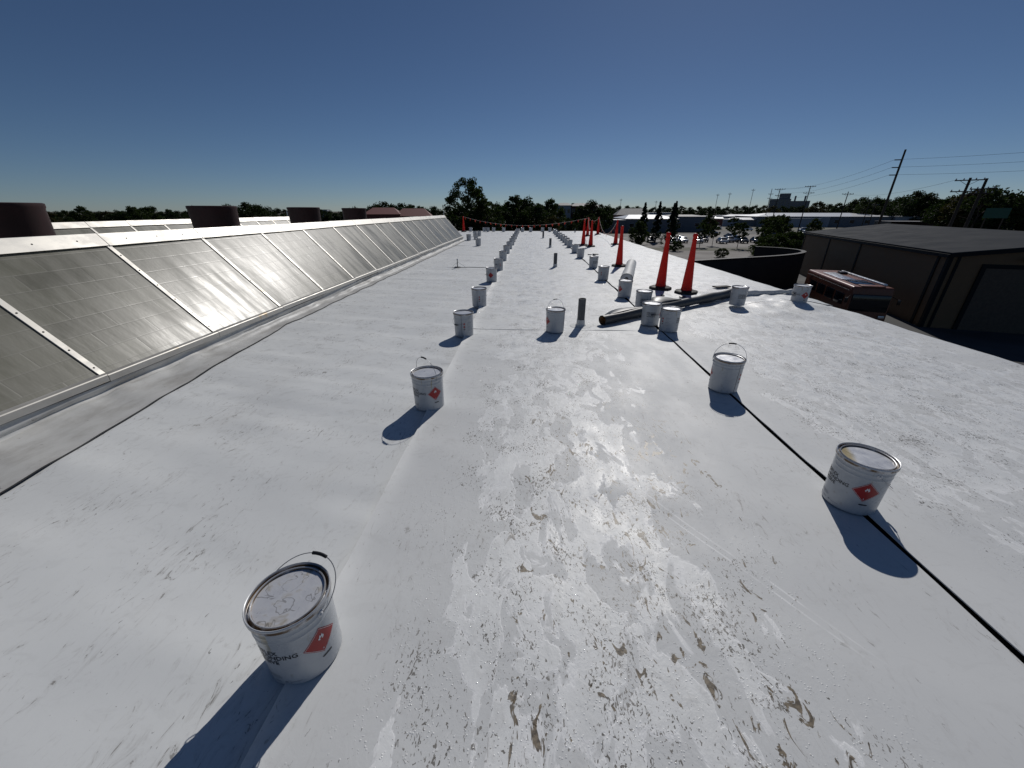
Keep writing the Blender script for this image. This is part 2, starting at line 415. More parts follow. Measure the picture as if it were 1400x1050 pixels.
def height(x, y, seed=0.0, kind='centre'):
    """relief of a loosely laid sheet"""
    x = np.asarray(x, float); y = np.asarray(y, float)
    w = vnoise(x * .45 + seed, y * 2.6 + x * .5 + seed) - .5                      # long soft buckles across the sheet
    w2 = vnoise(x * 1.1 + seed * 2, y * 4.5 + 9 + x * .8) - .5
    w3 = vnoise(x * 1.6 + 31 + seed, y * .9 + 3) - .5
    h = .016 * w + .007 * w2 + .012 * w3
    if kind == 'left': h = h * 1.35 + .007 * (vnoise(x * .9 + 2, y * 6.5 + x * 1.5) - .5)
    if kind == 'right':
        k = np.exp(-((x - 5.2) / 1.1) ** 2 - ((y - 8.4) / 1.3) ** 2)
        h = h + k * (.15 * (vnoise(x * 2.1 + 5, y * 1.8 + 2) - .3) + .06 * (vnoise(x * 5, y * 4) - .5))
        h = h + .012 * np.exp(-((x - 2.16) / .12) ** 2)
    return h
def steps(a, b):
    ys = [a]
    while ys[-1] < b - 1e-6:
        y = ys[-1]; d = .035 if y < 5 else (.06 if y < 11 else .16)
        ys.append(min(b, y + d))
    return ys
def lap_x(y):
    xe = -3.54 if y < 2 else (-3.54 - .50 * min(1, (y - 2) / 4.2) if y < 6.2 else -4.02)
    return xe + .018 * (float(vnoise(y * 1.1, 7.7)) - .5) + .008 * (float(vnoise(y * 4, 2.7)) - .5)
def sheet(x0, x1, y0, y1, z, mat, seed, kind, edge=None, dx=.05, drop=False):
    ys = np.array(steps(y0, y1)); nx = max(6, int((x1 - x0) / dx)); xs = np.linspace(x0, x1, nx + 1)
    Xg, Yg = np.meshgrid(xs, ys); 
    jx = np.zeros_like(Xg)
    if kind != 'other':
        jit = .012 * (vnoise(Yg[:, :1] * 1.3 + seed, Yg[:, :1] * 0 + seed) - .5)
        jx[:, 0] = jit[:, 0]; jx[:, -1] = -.6 * jit[:, 0]
    Zg = z + height(Xg, Yg, seed, kind)
    if edge == 'ridge':      # edge riding up over the neighbour, puckered
        pk = .35 + 1.3 * vnoise(Yg * 3.3, Yg * 0 + 4.5)
        Zg = Zg + .027 * pk * np.exp(-((Xg - x0) / .06)) * (1 + .0 * Xg)
    if kind == 'left':       # left edge wanders over the curb flashing, slightly lifted
        fr = 1 - (Xg - x0) / (x1 - x0); lx = np.array([lap_x(y) for y in ys])[:, None]
        Xg = Xg + (lx - .10 - x0) * fr
    if drop:
        t = np.clip((Xg - (x1 - .05)) / .05, 0, 1); Zg = Zg - .02 * t
    Xg = Xg + jx
    vs = np.stack([Xg, Yg, Zg], -1).reshape(-1, 3).tolist(); n = nx + 1; fs = []
    for j in range(len(ys) - 1):
        for i in range(nx):
            a = j * n + i; fs.append((a, a + 1, a + n + 1, a + n))
    # thickness: skirt all round
    loop = [j * n for j in range(len(ys))]; 
    def skirt(idx, dz, flip):
        base = len(vs)
        for i in idx: vs.append([vs[i][0], vs[i][1], vs[i][2] - dz])
        for k in range(len(idx) - 1):
            q = (idx[k], idx[k + 1], base + k + 1, base + k); fs.append(q if not flip else q[::-1])
    skirt([j * n for j in range(len(ys))], .006 if edge != 'ridge' else .004, False)
    skirt([j * n + nx for j in range(len(ys))], .30 if drop else .02, True)
    skirt([i for i in range(n)], .003, True)
    skirt([(len(ys) - 1) * n + i for i in range(n)], .006 if y1 < YE - .5 else .3, False)
    mb = MB(); mb.v = [tuple(v) for v in vs]; mb.f = fs
    m = mb.mesh('membrane_sheet', mat)
    for p in m.polygons: p.use_smooth = True
    bm = bmesh.new(); bm.from_mesh(m)
    for e in bm.edges:
        if len(e.link_faces) == 2 and e.calc_face_angle(0) > R(50): e.smooth = False
    bm.to_mesh(m); bm.free()
    return obj('membrane_sheet', m, roof)
XL, XR = -.94, 2.105
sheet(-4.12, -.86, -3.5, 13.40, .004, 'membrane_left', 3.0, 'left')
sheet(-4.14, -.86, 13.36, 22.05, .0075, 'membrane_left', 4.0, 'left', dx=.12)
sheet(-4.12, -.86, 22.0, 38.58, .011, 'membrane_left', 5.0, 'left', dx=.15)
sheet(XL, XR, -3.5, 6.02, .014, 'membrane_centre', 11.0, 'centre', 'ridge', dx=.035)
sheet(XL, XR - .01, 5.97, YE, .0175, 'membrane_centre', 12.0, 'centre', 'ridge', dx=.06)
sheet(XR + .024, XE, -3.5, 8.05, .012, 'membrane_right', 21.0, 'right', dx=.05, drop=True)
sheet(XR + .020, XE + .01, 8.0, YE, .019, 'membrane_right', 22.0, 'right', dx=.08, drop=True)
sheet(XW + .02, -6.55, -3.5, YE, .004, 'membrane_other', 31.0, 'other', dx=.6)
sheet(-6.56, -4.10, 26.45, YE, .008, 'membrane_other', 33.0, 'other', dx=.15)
# curb flashing strip: climbs the skylight curb, edge wanders over the field sheet
def flashing_strip():
    ys = np.array(steps(-3.5, 26.4)); prof_n = 26; vs = []
    for y in ys:
        xe = lap_x(y)
        bl = .02 + .05 * float(vnoise(y * 1.5, 1.2)) + .035 * float(vnoise(y * 5.2, 8.8))
        xb = -4.262
        for k in range(prof_n):
            t = k / (prof_n - 1)
            if t < .35:      # up the curb
                u = t / .35; x = xb + .02 - .02 * u + .012 * math.sin(u * 6 + y * 2); z = .162 * (1 - u) ** 1.0 + bl * .7 * u
                if u > .7: x += .05 * (u - .7) / .3
            else:
                u = (t - .35) / .65; x0 = xb + .05; x = x0 + (xe - x0) * u
                z = .012 + bl * .75 * math.exp(-(u / .22) ** 2) + .010 * (float(vnoise(x * 5, y * 3.2)) - .4) * (1 - u)
                z = max(z, .024 - .004 * u) + float(height(x, y, 3.0 if y < 13.4 else (4.0 if y < 22 else 5.0), 'left')) + (.0 if y < 13.36 else (.0035 if y < 22 else .007))
            vs.append((x, y, z))
    fs = []
    n = prof_n
    for j in range(len(ys) - 1):
        for i in range(n - 1):
            a = j * n + i; fs.append((a, a + 1, a + n + 1, a + n))
    base = len(vs)
    mb = MB(); mb.v = vs; mb.f = fs; m = mb.mesh('flashing_strip', 'membrane_flashing', 55)
    o = obj('flashing_strip', m, roof)
    e = MB()                                   # dark cut edge of the strip, a little open
    for j, y in enumerate(ys):
        v = vs[j * n + n - 1]; k = .35 + 1.0 * float(vnoise(y * .8, 5.5)); e.v += [(v[0] - .001, v[1], v[2] + .0005), (v[0] + .003 + .005 * k, v[1], v[2] - .006), (v[0] - .02, v[1], v[2] - .012)]
    for j in range(len(ys) - 1): e.f += [(j * 3, j * 3 + 1, j * 3 + 4, j * 3 + 3), (j * 3 + 1, j * 3 + 2, j * 3 + 5, j * 3 + 4)]
    e.build('cut_edge', 'deck_black', o)
    return o
flashing_strip()
# walls of the building under the roof
bld = thing('building', 'dark walls of the flat-roofed building under the white membrane', 'building', (-7, 17, GZ))
for c, s in (((XE - .2 + 7, 0, 2.76), (.3, YE + 3.2, 5.5)), ((XW + .2 + 7, 0, 2.76), (.3, YE + 3.2, 5.5)),
             ((0, YE - .3 - 17, 2.755), (XE - XW - .8, .3, 5.49)), ((0, -3.7 - 17, 2.755), (XE - XW - .8, .3, 5.49))):
    MB().box(c, s).build('wall', 'wall_dark', bld)

# ---------------------------------------------------------------- ridge skylights
def skylight(xs, y0, y1, joints, label, screws_until):
    """xs: x of the sill on the +x side; ridge 1.08 further left"""
    zs, zr, run = .235, 1.455, 1.13
    root = thing('ridge_skylight', label, 'skylight', (xs, y0, 0))
    L = y1 - y0; xr = -run
    MB().box((xr - .0, L / 2, .1), (2 * run - .04, L - .06, .18)).build('curb', 'curb_dark', root)
    js = [y - y0 for y in joints]; ed = [0.0] + js + [L]
    dirv = Vector((-run, 0, zr - zs)).normalized(); nrm = Vector((dirv.z, 0, -dirv.x)); sl = math.hypot(run, zr - zs)
    for side in (1, -1):
        for i in range(len(ed) - 1):
            a, b = ed[i] + .004, ed[i + 1] - .004
            if b - a < .05: continue
            jit = random.Random(i * 7 + side).uniform(-.004, .004)
            p = []
            for off in (-.02, .0):
                for y, t in ((a, .0), (b, .0), (b, 1.0), (a, 1.0)):
                    q = Vector((0, y, zs)) + dirv * (t * sl) + nrm * (off + (jit if y == a else 0)); p.append((q.x if side == 1 else 2 * xr - q.x, q.y, q.z))
            MB().hexa(p).build('panel', 'skylight_panel', root)
    screw = MB().lathe([(0.0001, .004), (.007, .004), (.009, .0)], 6).mesh('screw', 'trim_black')
    for k, y in enumerate(js):
        w = .032
        p = []
        for off in (.0015, .012):
            for yy, t in ((y - w, .005), (y + w, .005), (y + w, .97), (y - w, .97)):
                q = Vector((0, yy, zs)) + dirv * (t * sl) + nrm * off; p.append(tuple(q))
        bt = bevelled(MB().hexa(p).mesh('batten', 'aluminium'), .004, 1)
        bo = obj('batten', bt, root)
        if joints[k] < screws_until:
            for t in [.06 + .15 * q for q in range(7)]:
                so = obj('screw', screw, bo); so.location = Vector((0, y, zs)) + dirv * (t * sl) + nrm * .0125
                so.rotation_euler = (0, math.atan2(nrm.x, nrm.z), 0)
    # ridge cap and sill in lengths that break at the joints, slightly uneven
    rnd = random.Random(5)
    for i in range(len(ed) - 1):
        a, b = ed[i] + .003, ed[i + 1] - .003
        dz = rnd.uniform(-.004, .004); sx = .0
        prof = [(.165, -.175), (.17, -.16), (.035, .045), (0, .06), (-.035, .045), (-.17, -.16), (-.165, -.175), (0, .03)]
        # a bent cap: a shallow V seen mostly from this side
        prof = [(.112, -.108), (.130, -.104), (.018, .034), (-.018, .034), (-.130, -.104), (-.112, -.108), (-.012, .012), (.012, .012)]
        vs = [(xr + px, y, zr + pz + dz) for y in (a + .003, b - .003) for px, pz in prof]; n = len(prof)
        fs = [(k, (k + 1) % n, n + (k + 1) % n, n + k) for k in range(n)] + [(0, 1, 2, 7), (2, 3, 6, 7), (3, 4, 5, 6), (n, n + 7, n + 2, n + 1), (n + 2, n + 7, n + 6, n + 3), (n + 3, n + 6, n + 5, n + 4)]
        co = MB().add(vs, fs).build('ridge_cap', 'aluminium', root, 30)
        if ed[i] + y0 < screws_until:
            for q in (.2, .5, .8):
                so = obj('screw', screw, co); so.location = (xr + .076, a + (b - a) * q, zr - .037 + dz); so.rotation_euler = (0, R(52), 0)
        dz = rnd.uniform(-.006, .006)
        prof = [(-.05, -.03), (.035, -.045), (.038, .012), (.03, .018), (-.02, .022), (-.05, .03)]
        prof = [(-.03, -.055), (.05, -.06), (.054, .004), (.045, .012), (-.004, .014), (-.03, .02)]
        vs = [(px, y, zs + pz + dz) for y in (a, b) for px, pz in prof]; n = len(prof)
        fs = [(k, n + k, n + (k + 1) % n, (k + 1) % n) for k in range(n)] + [tuple(range(n)), tuple(range(2 * n - 1, n - 1, -1))]
        MB().add(vs, fs).build('sill', 'aluminium', root, 30)
        MB().box((2 * xr, (a + b) / 2, zs - .03), (.07, b - a, .06)).build('sill', 'aluminium', root)
    for yy in (-.012, L + .012):
        MB().add([(-.02, yy - .01, .19), (2 * xr + .02, yy - .01, .19), (xr, yy - .01, zr + .03), (-.02, yy + .01, .19), (2 * xr + .02, yy + .01, .19), (xr, yy + .01, zr + .03)],
                 [(0, 1, 2), (5, 4, 3), (0, 3, 4, 1), (1, 4, 5, 2), (2, 5, 3, 0)]).build('gable_end', 'aluminium', root)
    MB().tube([(xr, L - .05, zr + .05), (xr, L - .05, zr + .28)], .018, 6).build('finial_post', 'silver', root)
    return root
J1 = [3.40 + 1.515 * k for k in range(-4, 16)]
skylight(-4.27, -3.3, 26.4, J1, 'long grey translucent ridge skylight with silver battens beside the walkway sheets', 10.5)
J2 = [10.43 + 1.12 * k for k in range(-8, 9)]
skylight(-10.5, 1.0, 19.8, J2, 'shorter ridge skylight standing behind the dark red roof fans', 0)

# ---------------------------------------------------------------- dark red roof fans between the skylights
def fan(x, y, label):
    t = thing('roof_fan', label, 'roof fan', (x, y, .02), 0, 'dark red roof fans')
    bevelled(MB().box((0, 0, .17), (1.15, 1.15, .34)).build('curb', 'fan_cap', t).data, .02)
    MB().lathe([(.46, .34), (.46, .6), (.485, .9), (.515, 1.75), (.53, 1.78), (.53, 1.83), (.505, 1.84), (.495, 1.80), (.48, 1.2)], 40).build('housing', 'fan_red', t, 40)
    MB().lathe([(.0001, 1.3), (.478, 1.3)], 40).build('damper', 'fan_cap', t)
    MB().lathe([(.50, 1.05), (.512, 1.06), (.512, 1.1), (.505, 1.11)], 40).build('band', 'fan_cap', t, 40)
for y in (6.0, 10.35, 14.65, 18.95): fan(-8.0, y, 'round dark red roof fan housing standing between the two skylights')

# ---------------------------------------------------------------- adhesive pails
PH, RB, RT = .335, .138, .1455
def rad(z): return RB + (RT - RB) * z / PH
def bend(me, phi0, z0, off):
    for v in me.vertices:
        z = z0 + v.co.y; r = rad(z) + off; a = phi0 + v.co.x / rad(z0)
        v.co = (r * math.cos(a), r * math.sin(a), z)
    me.update(); return me
def text_mesh(lines, size, lead, align='LEFT'):
    allv = []; allf = []
    for i, ln in enumerate(lines):
        c = bpy.data.curves.new('t', 'FONT'); c.body = ln; c.size = size; c.resolution_u = 2; c.offset = size * .018
        o = bpy.data.objects.new('t', c); COL.objects.link(o)
        dg = bpy.context.evaluated_depsgraph_get(); me = bpy.data.meshes.new_from_object(o.evaluated_get(dg))
        k = len(allv); allv += [(v.co.x, v.co.y - i * lead, 0) for v in me.vertices]; allf += [tuple(q + k for q in p.vertices) for p in me.polygons]
        bpy.data.objects.remove(o); bpy.data.curves.remove(c); bpy.data.meshes.remove(me)
    return allv, allf
def flat(name, vs, fs, mat, phi, z0, off):
    m = bpy.data.meshes.new(name); m.from_pydata(vs, [], fs); m.materials.append(M[mat]); bend(m, phi, z0, off); return m
def grid_poly(fn, nu, nv):
    vs = [fn(i / nu, j / nv) for j in range(nv + 1) for i in range(nu + 1)]; n = nu + 1
    return vs, [(j * n + i, j * n + i + 1, (j + 1) * n + i + 1, (j + 1) * n + i) for j in range(nv) for i in range(nu)]
def rect(x, y, w, h): return lambda u, v: (x + (u - .5) * w, y + (v - .5) * h, 0)
def diamond(a): return lambda u, v: ((u - v) * a, (u + v - 1) * a, 0)
PM = {}
body_prof = [(.0001, .003), (RB - .006, .003), (RB - .003, 0), (RB, .003), (RB + .001, .010)]
for z in (.02, .10, .18, .252): body_prof.append((rad(z), z))
for zc in (.268, .300):
    body_prof += [(rad(zc), zc - .006), (rad(zc) + .0022, zc), (rad(zc), zc + .006)]
body_prof += [(rad(.322), .322), (RT + .001, .326)]
PM['body'] = MB().lathe(body_prof, 56).mesh('body', 'pail_paint', 40)
PM['rim'] = MB().lathe([(RT + .001, .322), (.150, .324), (.1525, .329), (.1535, .340), (.1530, .349), (.1505, .3525), (.1475, .351), (.1460, .346), (.1445, .337), (.139, .334)], 56).mesh('rim', 'pail_tin', 45)
PM['lid_ring'] = MB().lathe([(.1405, .334), (.1360, .336), (.1345, .344), (.1325, .348), (.1295, .347), (.1280, .341), (.1270, .3365)], 56).mesh('lid_ring', 'pail_tin', 45)
lv = [(.1275, .3368), (.10, .3372), (.06, .3376), (.02, .338), (.0001, .338)]
for nm in ('lid_clean', 'lid_yellow', 'lid_scuffed'): PM[nm] = MB().lathe(lv, 56).mesh('lid', nm, 40)
EAR = R(10)
def bail(tilt):
    """wire handle pivoting on the two ears; tilt from upright"""
    ez = .300; pts = []; rr = .1585
    for k in range(29):
        a = math.pi * k / 28; s = math.cos(a) * rr; h = math.sin(a) ** .8 * .195
        if k in (0, 28): s *= .95
        q = Vector((s, math.sin(tilt) * h, ez + math.cos(tilt) * h)); pts.append(q)
    c, sn = math.cos(EAR), math.sin(EAR)
    f = lambda q: (q.x * c - q.y * sn, q.x * sn + q.y * c, q.z)
    w = MB().tube([f(q) for q in pts], .0021, 6).mesh('handle', 'wire', 60)
    g = MB().tube([f(q) for q in pts[12:17]], .0075, 10).mesh('grip', 'grip', 50)
    return w, g
PM['up'] = bail(R(-6)); PM['up2'] = bail(R(66)); PM['down'] = bail(R(128)); PM['down2'] = bail(R(-126))
ear = MB().lathe([(.0001, .010), (.006, .009), (.009, .004), (.014, .003), (.016, 0)], 12).mesh('handle_ear', 'pail_tin', 40)
PM['seam'] = MB().tube([(rad(z) * 1.0, 0, z) for z in (.006, .1, .2, .32)], .0022, 6).mesh('side_seam', 'label_black', 60)
tv, tf = text_mesh(['VERSIFLEX', 'PVC BONDING', 'ADHESIVE'], .0315, .0285)
PM['brand'] = flat('brand_lettering', tv, tf, 'label_black', R(-121), .200, .0009)
fv, ff = [], []
def addbar(x, y, w, h):
    a, b = grid_poly(rect(x + w / 2, y, w, h), max(1, int(w / .012)), 1); k = len(fv); fv.extend(a); ff.extend([tuple(i + k for i in q) for q in b])
rn = random.Random(3)
addbar(0, .0, .05, .004); addbar(.0, -.012, .038, .003)
for i in range(3): addbar(0, -.048 - .007 * i, .11 + .03 * rn.random(), .0018)
addbar(0, -.085, .07, .0032); addbar(.082, -.085, .03, .0032); addbar(.13, -.083, .012, .008); addbar(.15, -.085, .045, .0022)
PM['print'] = flat('fine_print', fv, ff, 'fine_print', R(-121), .112, .0008)
a, b = grid_poly(diamond(.071), 8, 8); PM['haz'] = flat('hazard_diamond', a, b, 'label_red', 0, .176, .0008)
# white line frame inside the diamond
fr_v, fr_f = [], []
cs = [(0, -1), (1, 0), (0, 1), (-1, 0)]
for k in range(4):
    p, q = cs[k], cs[(k + 1) % 4]
    for j in range(6):
        for (t) in (j / 6, (j + 1) / 6):
            for rr in (.0665, .0645): fr_v.append(((p[0] + (q[0] - p[0]) * t) * rr, (p[1] + (q[1] - p[1]) * t) * rr, 0))
        n = len(fr_v) - 4; fr_f.append((n, n + 2, n + 3, n + 1))
PM['frame'] = flat('border_line', fr_v, fr_f, 'label_white', 0, .176, .0013)
fl = [(-.4, 0), (-.72, .35), (-.62, .8), (-.45, .62), (-.42, 1.1), (-.12, 1.75), (-.1, 1.2), (.12, 1.35), (.35, 1.95), (.38, 1.25), (.62, 1.45), (.55, .95), (.8, .9), (.7, .35), (.4, 0), (.18, .1), (.3, .5), (.05, .85), (-.05, .5), (-.2, .75), (-.28, .35), (-.15, .1)]
PM['flame'] = flat('flame_emblem', [(x * .0165, y * .0150 - .004, 0) for x, y in fl] + [(0, .0, 0)], [tuple(range(len(fl)))], 'label_white', 0, .186, .0014)
nv, nf = text_mesh(['3'], .013, .01); PM['digit'] = flat('class_digit', [(x - .004, y, z) for x, y, z in nv], nf, 'label_white', 0, .122, .0014)
a, b = grid_poly(lambda u, v: ((u - .5) * .046, (v - .5) * .0095 * min(1, 6 * min(u, 1 - u) + .25), 0), 10, 2); PM['pill'] = flat('black_bar_mark', a, b, 'label_black', R(4), .082, .0009)
a, b = grid_poly(rect(0, 0, .024, .024), 2, 2)
PM['pic1'] = flat('pictogram', a, b, 'label_red', R(152), .20, .0009); PM['pic2'] = flat('pictogram', a, b, 'label_red', R(152), .155, .0009)
a, b = grid_poly(rect(0, 0, .02, .016), 2, 2); PM['pic3'] = flat('pictogram', a, b, 'label_black', R(152), .118, .0009)
fv, ff = [], []
for i in range(11):
    w = (.05 + .06 * rn.random()) * (1.0 if i not in (1, 6) else .8); addbar(0, -.0125 * i, w, .0058 if i in (1, 6) else .0022)
PM['back'] = flat('back_print', fv, ff, 'fine_print', R(172), .225, .0008)

def pail(x, y, diamond_off, handle, label, lid='lid_clean', group=None, detail=2, z=None):
    face = math.atan2(-y, -x); rz = face + R(diamond_off)
    if z is None: z = .028 if y > 6 else .021
    t = thing('adhesive_pail', label, 'pail', (x, y, z), rz, group)
    obj('body', PM['body'], t); obj('rim', PM['rim'], t); obj('lid_ring', PM['lid_ring'], t); obj('lid', PM[lid], t)
    w, g = PM[handle]; h = obj('handle', w, t); obj('grip', g, h)
    if detail >= 1:
        for s in (0, math.pi):
            e = obj('handle_ear', ear, t); e.location = (rad(.3) * math.cos(EAR + s), rad(.3) * math.sin(EAR + s), .300); e.rotation_euler = (0, R(90), EAR + s)
        hz = obj('hazard_diamond', PM['haz'], t); hz['label'] = 'red hazard diamond with white border and flame'
        if detail >= 2:
            obj('border_line', PM['frame'], hz); obj('flame_emblem', PM['flame'], hz); obj('class_digit', PM['digit'], hz)
            for k in ('pill', 'print'): obj(PM[k].name.split('.')[0], PM[k], t)
        b = obj('brand_lettering', PM['brand'], t); b['label'] = 'black lettering VERSIFLEX PVC BONDING ADHESIVE'
        for k in ('pic1', 'pic2', 'pic3'): obj('pictogram', PM[k], t)
        obj('back_print', PM['back'], t)
        s = obj('side_seam', PM['seam'], t); s.rotation_euler = (0, 0, R(136))
    return t
GL, GR = 'pails weighting the lapped seam', 'pails weighting the open dark seam'
pail(-.925, 1.005, 22, 'up2', 'white adhesive pail with scuffed brown-smeared lid and raised wire handle, on the lapped seam', 'lid_scuffed')
pail(-.94, 3.31, 24, 'up', 'white adhesive pail with clean lid, raised handle and red diamond, on the lapped seam')
pail(-.965, 5.65, -150, 'down', 'white adhesive pail with printed back, on the lapped seam at the crosswise lap')
pail(-.96, 7.57, -152, 'down2', 'white adhesive pail on the lapped seam, next beyond the crosswise lap')
pail(2.11, 2.07, 26, 'down', 'white adhesive pail with yellow-smeared lid and red diamond, on the open dark seam', 'lid_yellow')
pail(2.09, 3.82, -85, 'up', 'white adhesive pail with raised handle and black side seam, astride the open dark seam')
pail(2.22, 6.00, 165, 'down', 'white adhesive pail with printed side, in front of the grey roll', z=.03)
pail(2.03, 6.36, 95, 'down2', 'white adhesive pail touching its neighbour, leaning close to the grey roll', z=.03)
pail(2.19, 7.42, 100, 'down', 'white adhesive pail behind the loosened flap of the grey roll')
pail(2.11, 8.61, -48, 'down2', 'white adhesive pail with red diamond, standing against the end of the white roll')
pail(.43, 5.91, -62, 'up', 'white adhesive pail with raised handle, alone beside the tall vent pipe')
pail(4.14, 7.80, 120, 'down', 'white adhesive pail at the far end of the grey roll', z=.05)
pail(5.42, 7.95, 34, 'down2', 'white adhesive pail with red diamond, on the wrinkled membrane at the roof edge', z=.06)
rnd = random.Random(12)
for x, y in [(-.98, 10.48), (-.95, 12.61), (-.97, 15.15), (-.98, 17.8), (-.96, 20.0), (-.94, 22.4), (-.95, 24.8), (-.94, 27.2), (-.95, 29.9), (-.96, 32.7), (-.95, 34.9)]:
    pail(x, y, rnd.uniform(-180, 180), rnd.choice(['down', 'down2']), 'small white pail in the receding run along the lapped seam, past the rod vent', group=GL, detail=1 if y < 14 else 0)
for x, y in [(2.04, 10.9), (2.14, 13.33), (2.08, 16.35), (2.07, 18.4), (2.09, 21.2), (2.11, 22.9), (2.12, 24.6), (2.12, 26.3), (2.1, 28.2), (2.09, 30.4), (2.1, 32.6), (2.12, 34.6)]:
    pail(x, y, rnd.uniform(-180, 180), rnd.choice(['down', 'down2']), 'small white pail in the receding run along the open dark seam, beyond the white roll', group=GR, detail=1 if y < 14 else 0)
pail(-2.74, 22.0, 40, 'down', 'small white pail alone on the crosswise lap of the left sheet', detail=0)
for x, y, hh in [(-3.85, 26.1, 0), (-3.5, 26.9, 0), (-4.0, 30.3, 1), (-3.72, 30.6, 1)]:
    pail(x, y, 90 * hh, 'down', 'small white pail in the loose cluster by the far end of the long skylight', group='pails clustered at the skylight end', detail=0)
for x in (-5.3, -4.05, -3.7, -3.2, -2.28, -.6, .14, 1.2, 1.85):
    pail(x, 36.9 + .5 * rnd.random(), rnd.uniform(0, 300), 'down', 'tiny white pail in the crosswise row along the far roof edge', group='pails along the far edge', detail=0)

# ---------------------------------------------------------------- vent pipes, rod vent
def vent_pipe(x, y, label, h=.45, r=.06, group=None):
    t = thing('vent_pipe', label, 'vent pipe', (x, y, .018), 0, group)
    MB().lathe([(r * .82, h * .25), (r * .82, h - .002), (r * .86, h), (r, h), (r, h - .01), (r, .03), (r + .004, .0)], 28).build('pipe', 'pipe', t, 40)
    MB().lathe([(.0001, h * .3), (r * .82, h * .3)], 28).build('pipe_inside', 'pipe_dark', t)
    MB().lathe([(r + .001, .11), (r + .006, .108), (r + .009, .03), (r + .03, .010), (r + .11, .005), (r + .115, .0)], 28).build('flashing_boot', 'white_roll', t, 40)
vent_pipe(.87, 6.22, 'tall dark grey vent pipe beside the pail with the raised handle')
for x, y in ((.89, 13.46), (1.09, 20.99), (.97, 28.42)): vent_pipe(x, y, 'dark vent pipe standing alone in the middle of the centre sheet', group='vent pipes down the centre sheet')
vent_pipe(4.0, 36.3, 'tiny dark vent pipe by the far edge behind the warning cones', .3, .05)
t = thing('rod_vent', 'short thin rod with three wires on a small round base', 'rod', (-2.38, 13.3, .022))
MB().tube([(0, 0, 0), (0, 0, .24)], .014, 8).build('rod', 'pipe', t, 40)
MB().lathe([(.0001, .27), (.02, .262), (.024, .24), (.014, .235)], 12).build('cap', 'silver', t, 40)
MB().lathe([(.0001, .012), (.10, .010), (.12, 0)], 20).build('base', 'pipe', t, 40)
for a in (20, 140, 260): MB().tube([(0, 0, .17), (.26 * math.cos(R(a)), .26 * math.sin(R(a)), .0)], .004, 5).build('guy_wire', 'wire', t)

# ---------------------------------------------------------------- tall warning cones and pennant ropes
def cone_proto():
    t = obj('warning_cone', None)
    n = 8; mb = MB()
    def octo(r, z): return [(r * math.cos(math.pi / 4 * k + math.pi / 8), r * math.sin(math.pi / 4 * k + math.pi / 8), z) for k in range(8)]
    prof = [octo(.255, 0), octo(.26, .012), octo(.255, .05), octo(.235, .062), octo(.13, .075)]
    vs = [v for rg in prof for v in rg]
    fs = [(i * 8 + k, i * 8 + (k + 1) % 8, (i + 1) * 8 + (k + 1) % 8, (i + 1) * 8 + k) for i in range(4) for k in range(8)] + [tuple(range(8))[::-1], tuple(range(32, 40))]
    mb.add(vs, fs).build('base', 'cone_black', t, 25)
    MB().lathe([(.125, .076), (.122, .10), (.113, .13), (.108, .22), (.045, 1.10), (.044, 1.13), (.052, 1.135), (.052, 1.15), (.044, 1.155), (.040, 1.20), (.050, 1.215), (.052, 1.24), (.045, 1.265), (.03, 1.28), (.0001, 1.283)], 28).build('cone_body', 'cone_red', t, 40)
    return t
cp = cone_proto(); first = True
def cone(x, y, label, tilt=(0, 0), rz=0.0, group=None):
    global first
    o = cp if first else copy_tree(cp); first = False
    o.location = (x, y, .022); o.rotation_euler = (R(tilt[0]), R(tilt[1]), rz)
    return tag(o, label, 'warning cone', group)
cone(3.19, 9.58, 'tall red warning cone behind the grey roll, the one beside the white roll', (0, 0), .1)
cone(3.62, 9.08, 'tall red warning cone behind the grey roll, the one toward the roof edge', (0, -1.0), .3)
cone(3.07, 13.73, 'tall red warning cone standing alone past the white roll', (0, -1.5), .5)
cone(2.95, 22.42, 'slender far red cone of the close pair, the one by the dark seam', (0, 0), .2)
cone(3.24, 21.65, 'far red warning cone with a pennant drooping at its foot', (0, 0), .7)
cone(4.36, 31.06, 'far red warning cone holding up the long pennant rope', (0, 0), .2)
cone(5.44, 33.0, 'far red warning cone at the corner by the roof edge', (0, 0), .4)
cone(4.81, 22.99, 'far red warning cone near the roof edge, largely hidden by the lone nearer cone', (0, 0), .6)
cone(-5.9, 37.2, 'tiny red warning cone past the end of the long skylight', (0, 0), .2)
def rope(a, b, sag, nf, label, seed):
    rr = random.Random(seed); a, b = Vector(a), Vector(b); n = 28; pts = []
    for i in range(n + 1):
        t = i / n; p = a.lerp(b, t); p.z -= sag * 4 * t * (1 - t); pts.append(p - a)
    t0 = thing('pennant_rope', label, 'rope', a)
    MB().tube(pts, .008, 5).build('cord', 'rope', t0)
    d = (b - a); d.z = 0; d.normalize()
    for k in range(nf):
        u = (k + .5) / nf; i = u * n; p = pts[int(i)].lerp(pts[min(n, int(i) + 1)], i - int(i))
        w = .085; sw = rr.uniform(-.10, .10); h = rr.uniform(.15, .22); nn = Vector((-d.y, d.x, 0))
        v = [p - d * w, p + d * w, p + nn * sw + Vector((0, 0, -h)) + d * rr.uniform(-.04, .04)]
        th = nn * .002
        MB().add([tuple(q - th) for q in v] + [tuple(q + th) for q in v], [(0, 1, 2), (5, 4, 3), (0, 3, 4, 1), (1, 4, 5, 2), (2, 5, 3, 0)]).build('pennant', 'flag_red', t0)
rope((-5.9, 37.2, 1.27), (4.36, 31.06, 1.27), .62, 22, 'long sagging rope of small red pennants across the far end of the roof', 1)
rope((4.36, 31.06, 1.27), (5.44, 33.0, 1.27), .25, 4, 'short pennant rope between the two farthest right cones', 2)
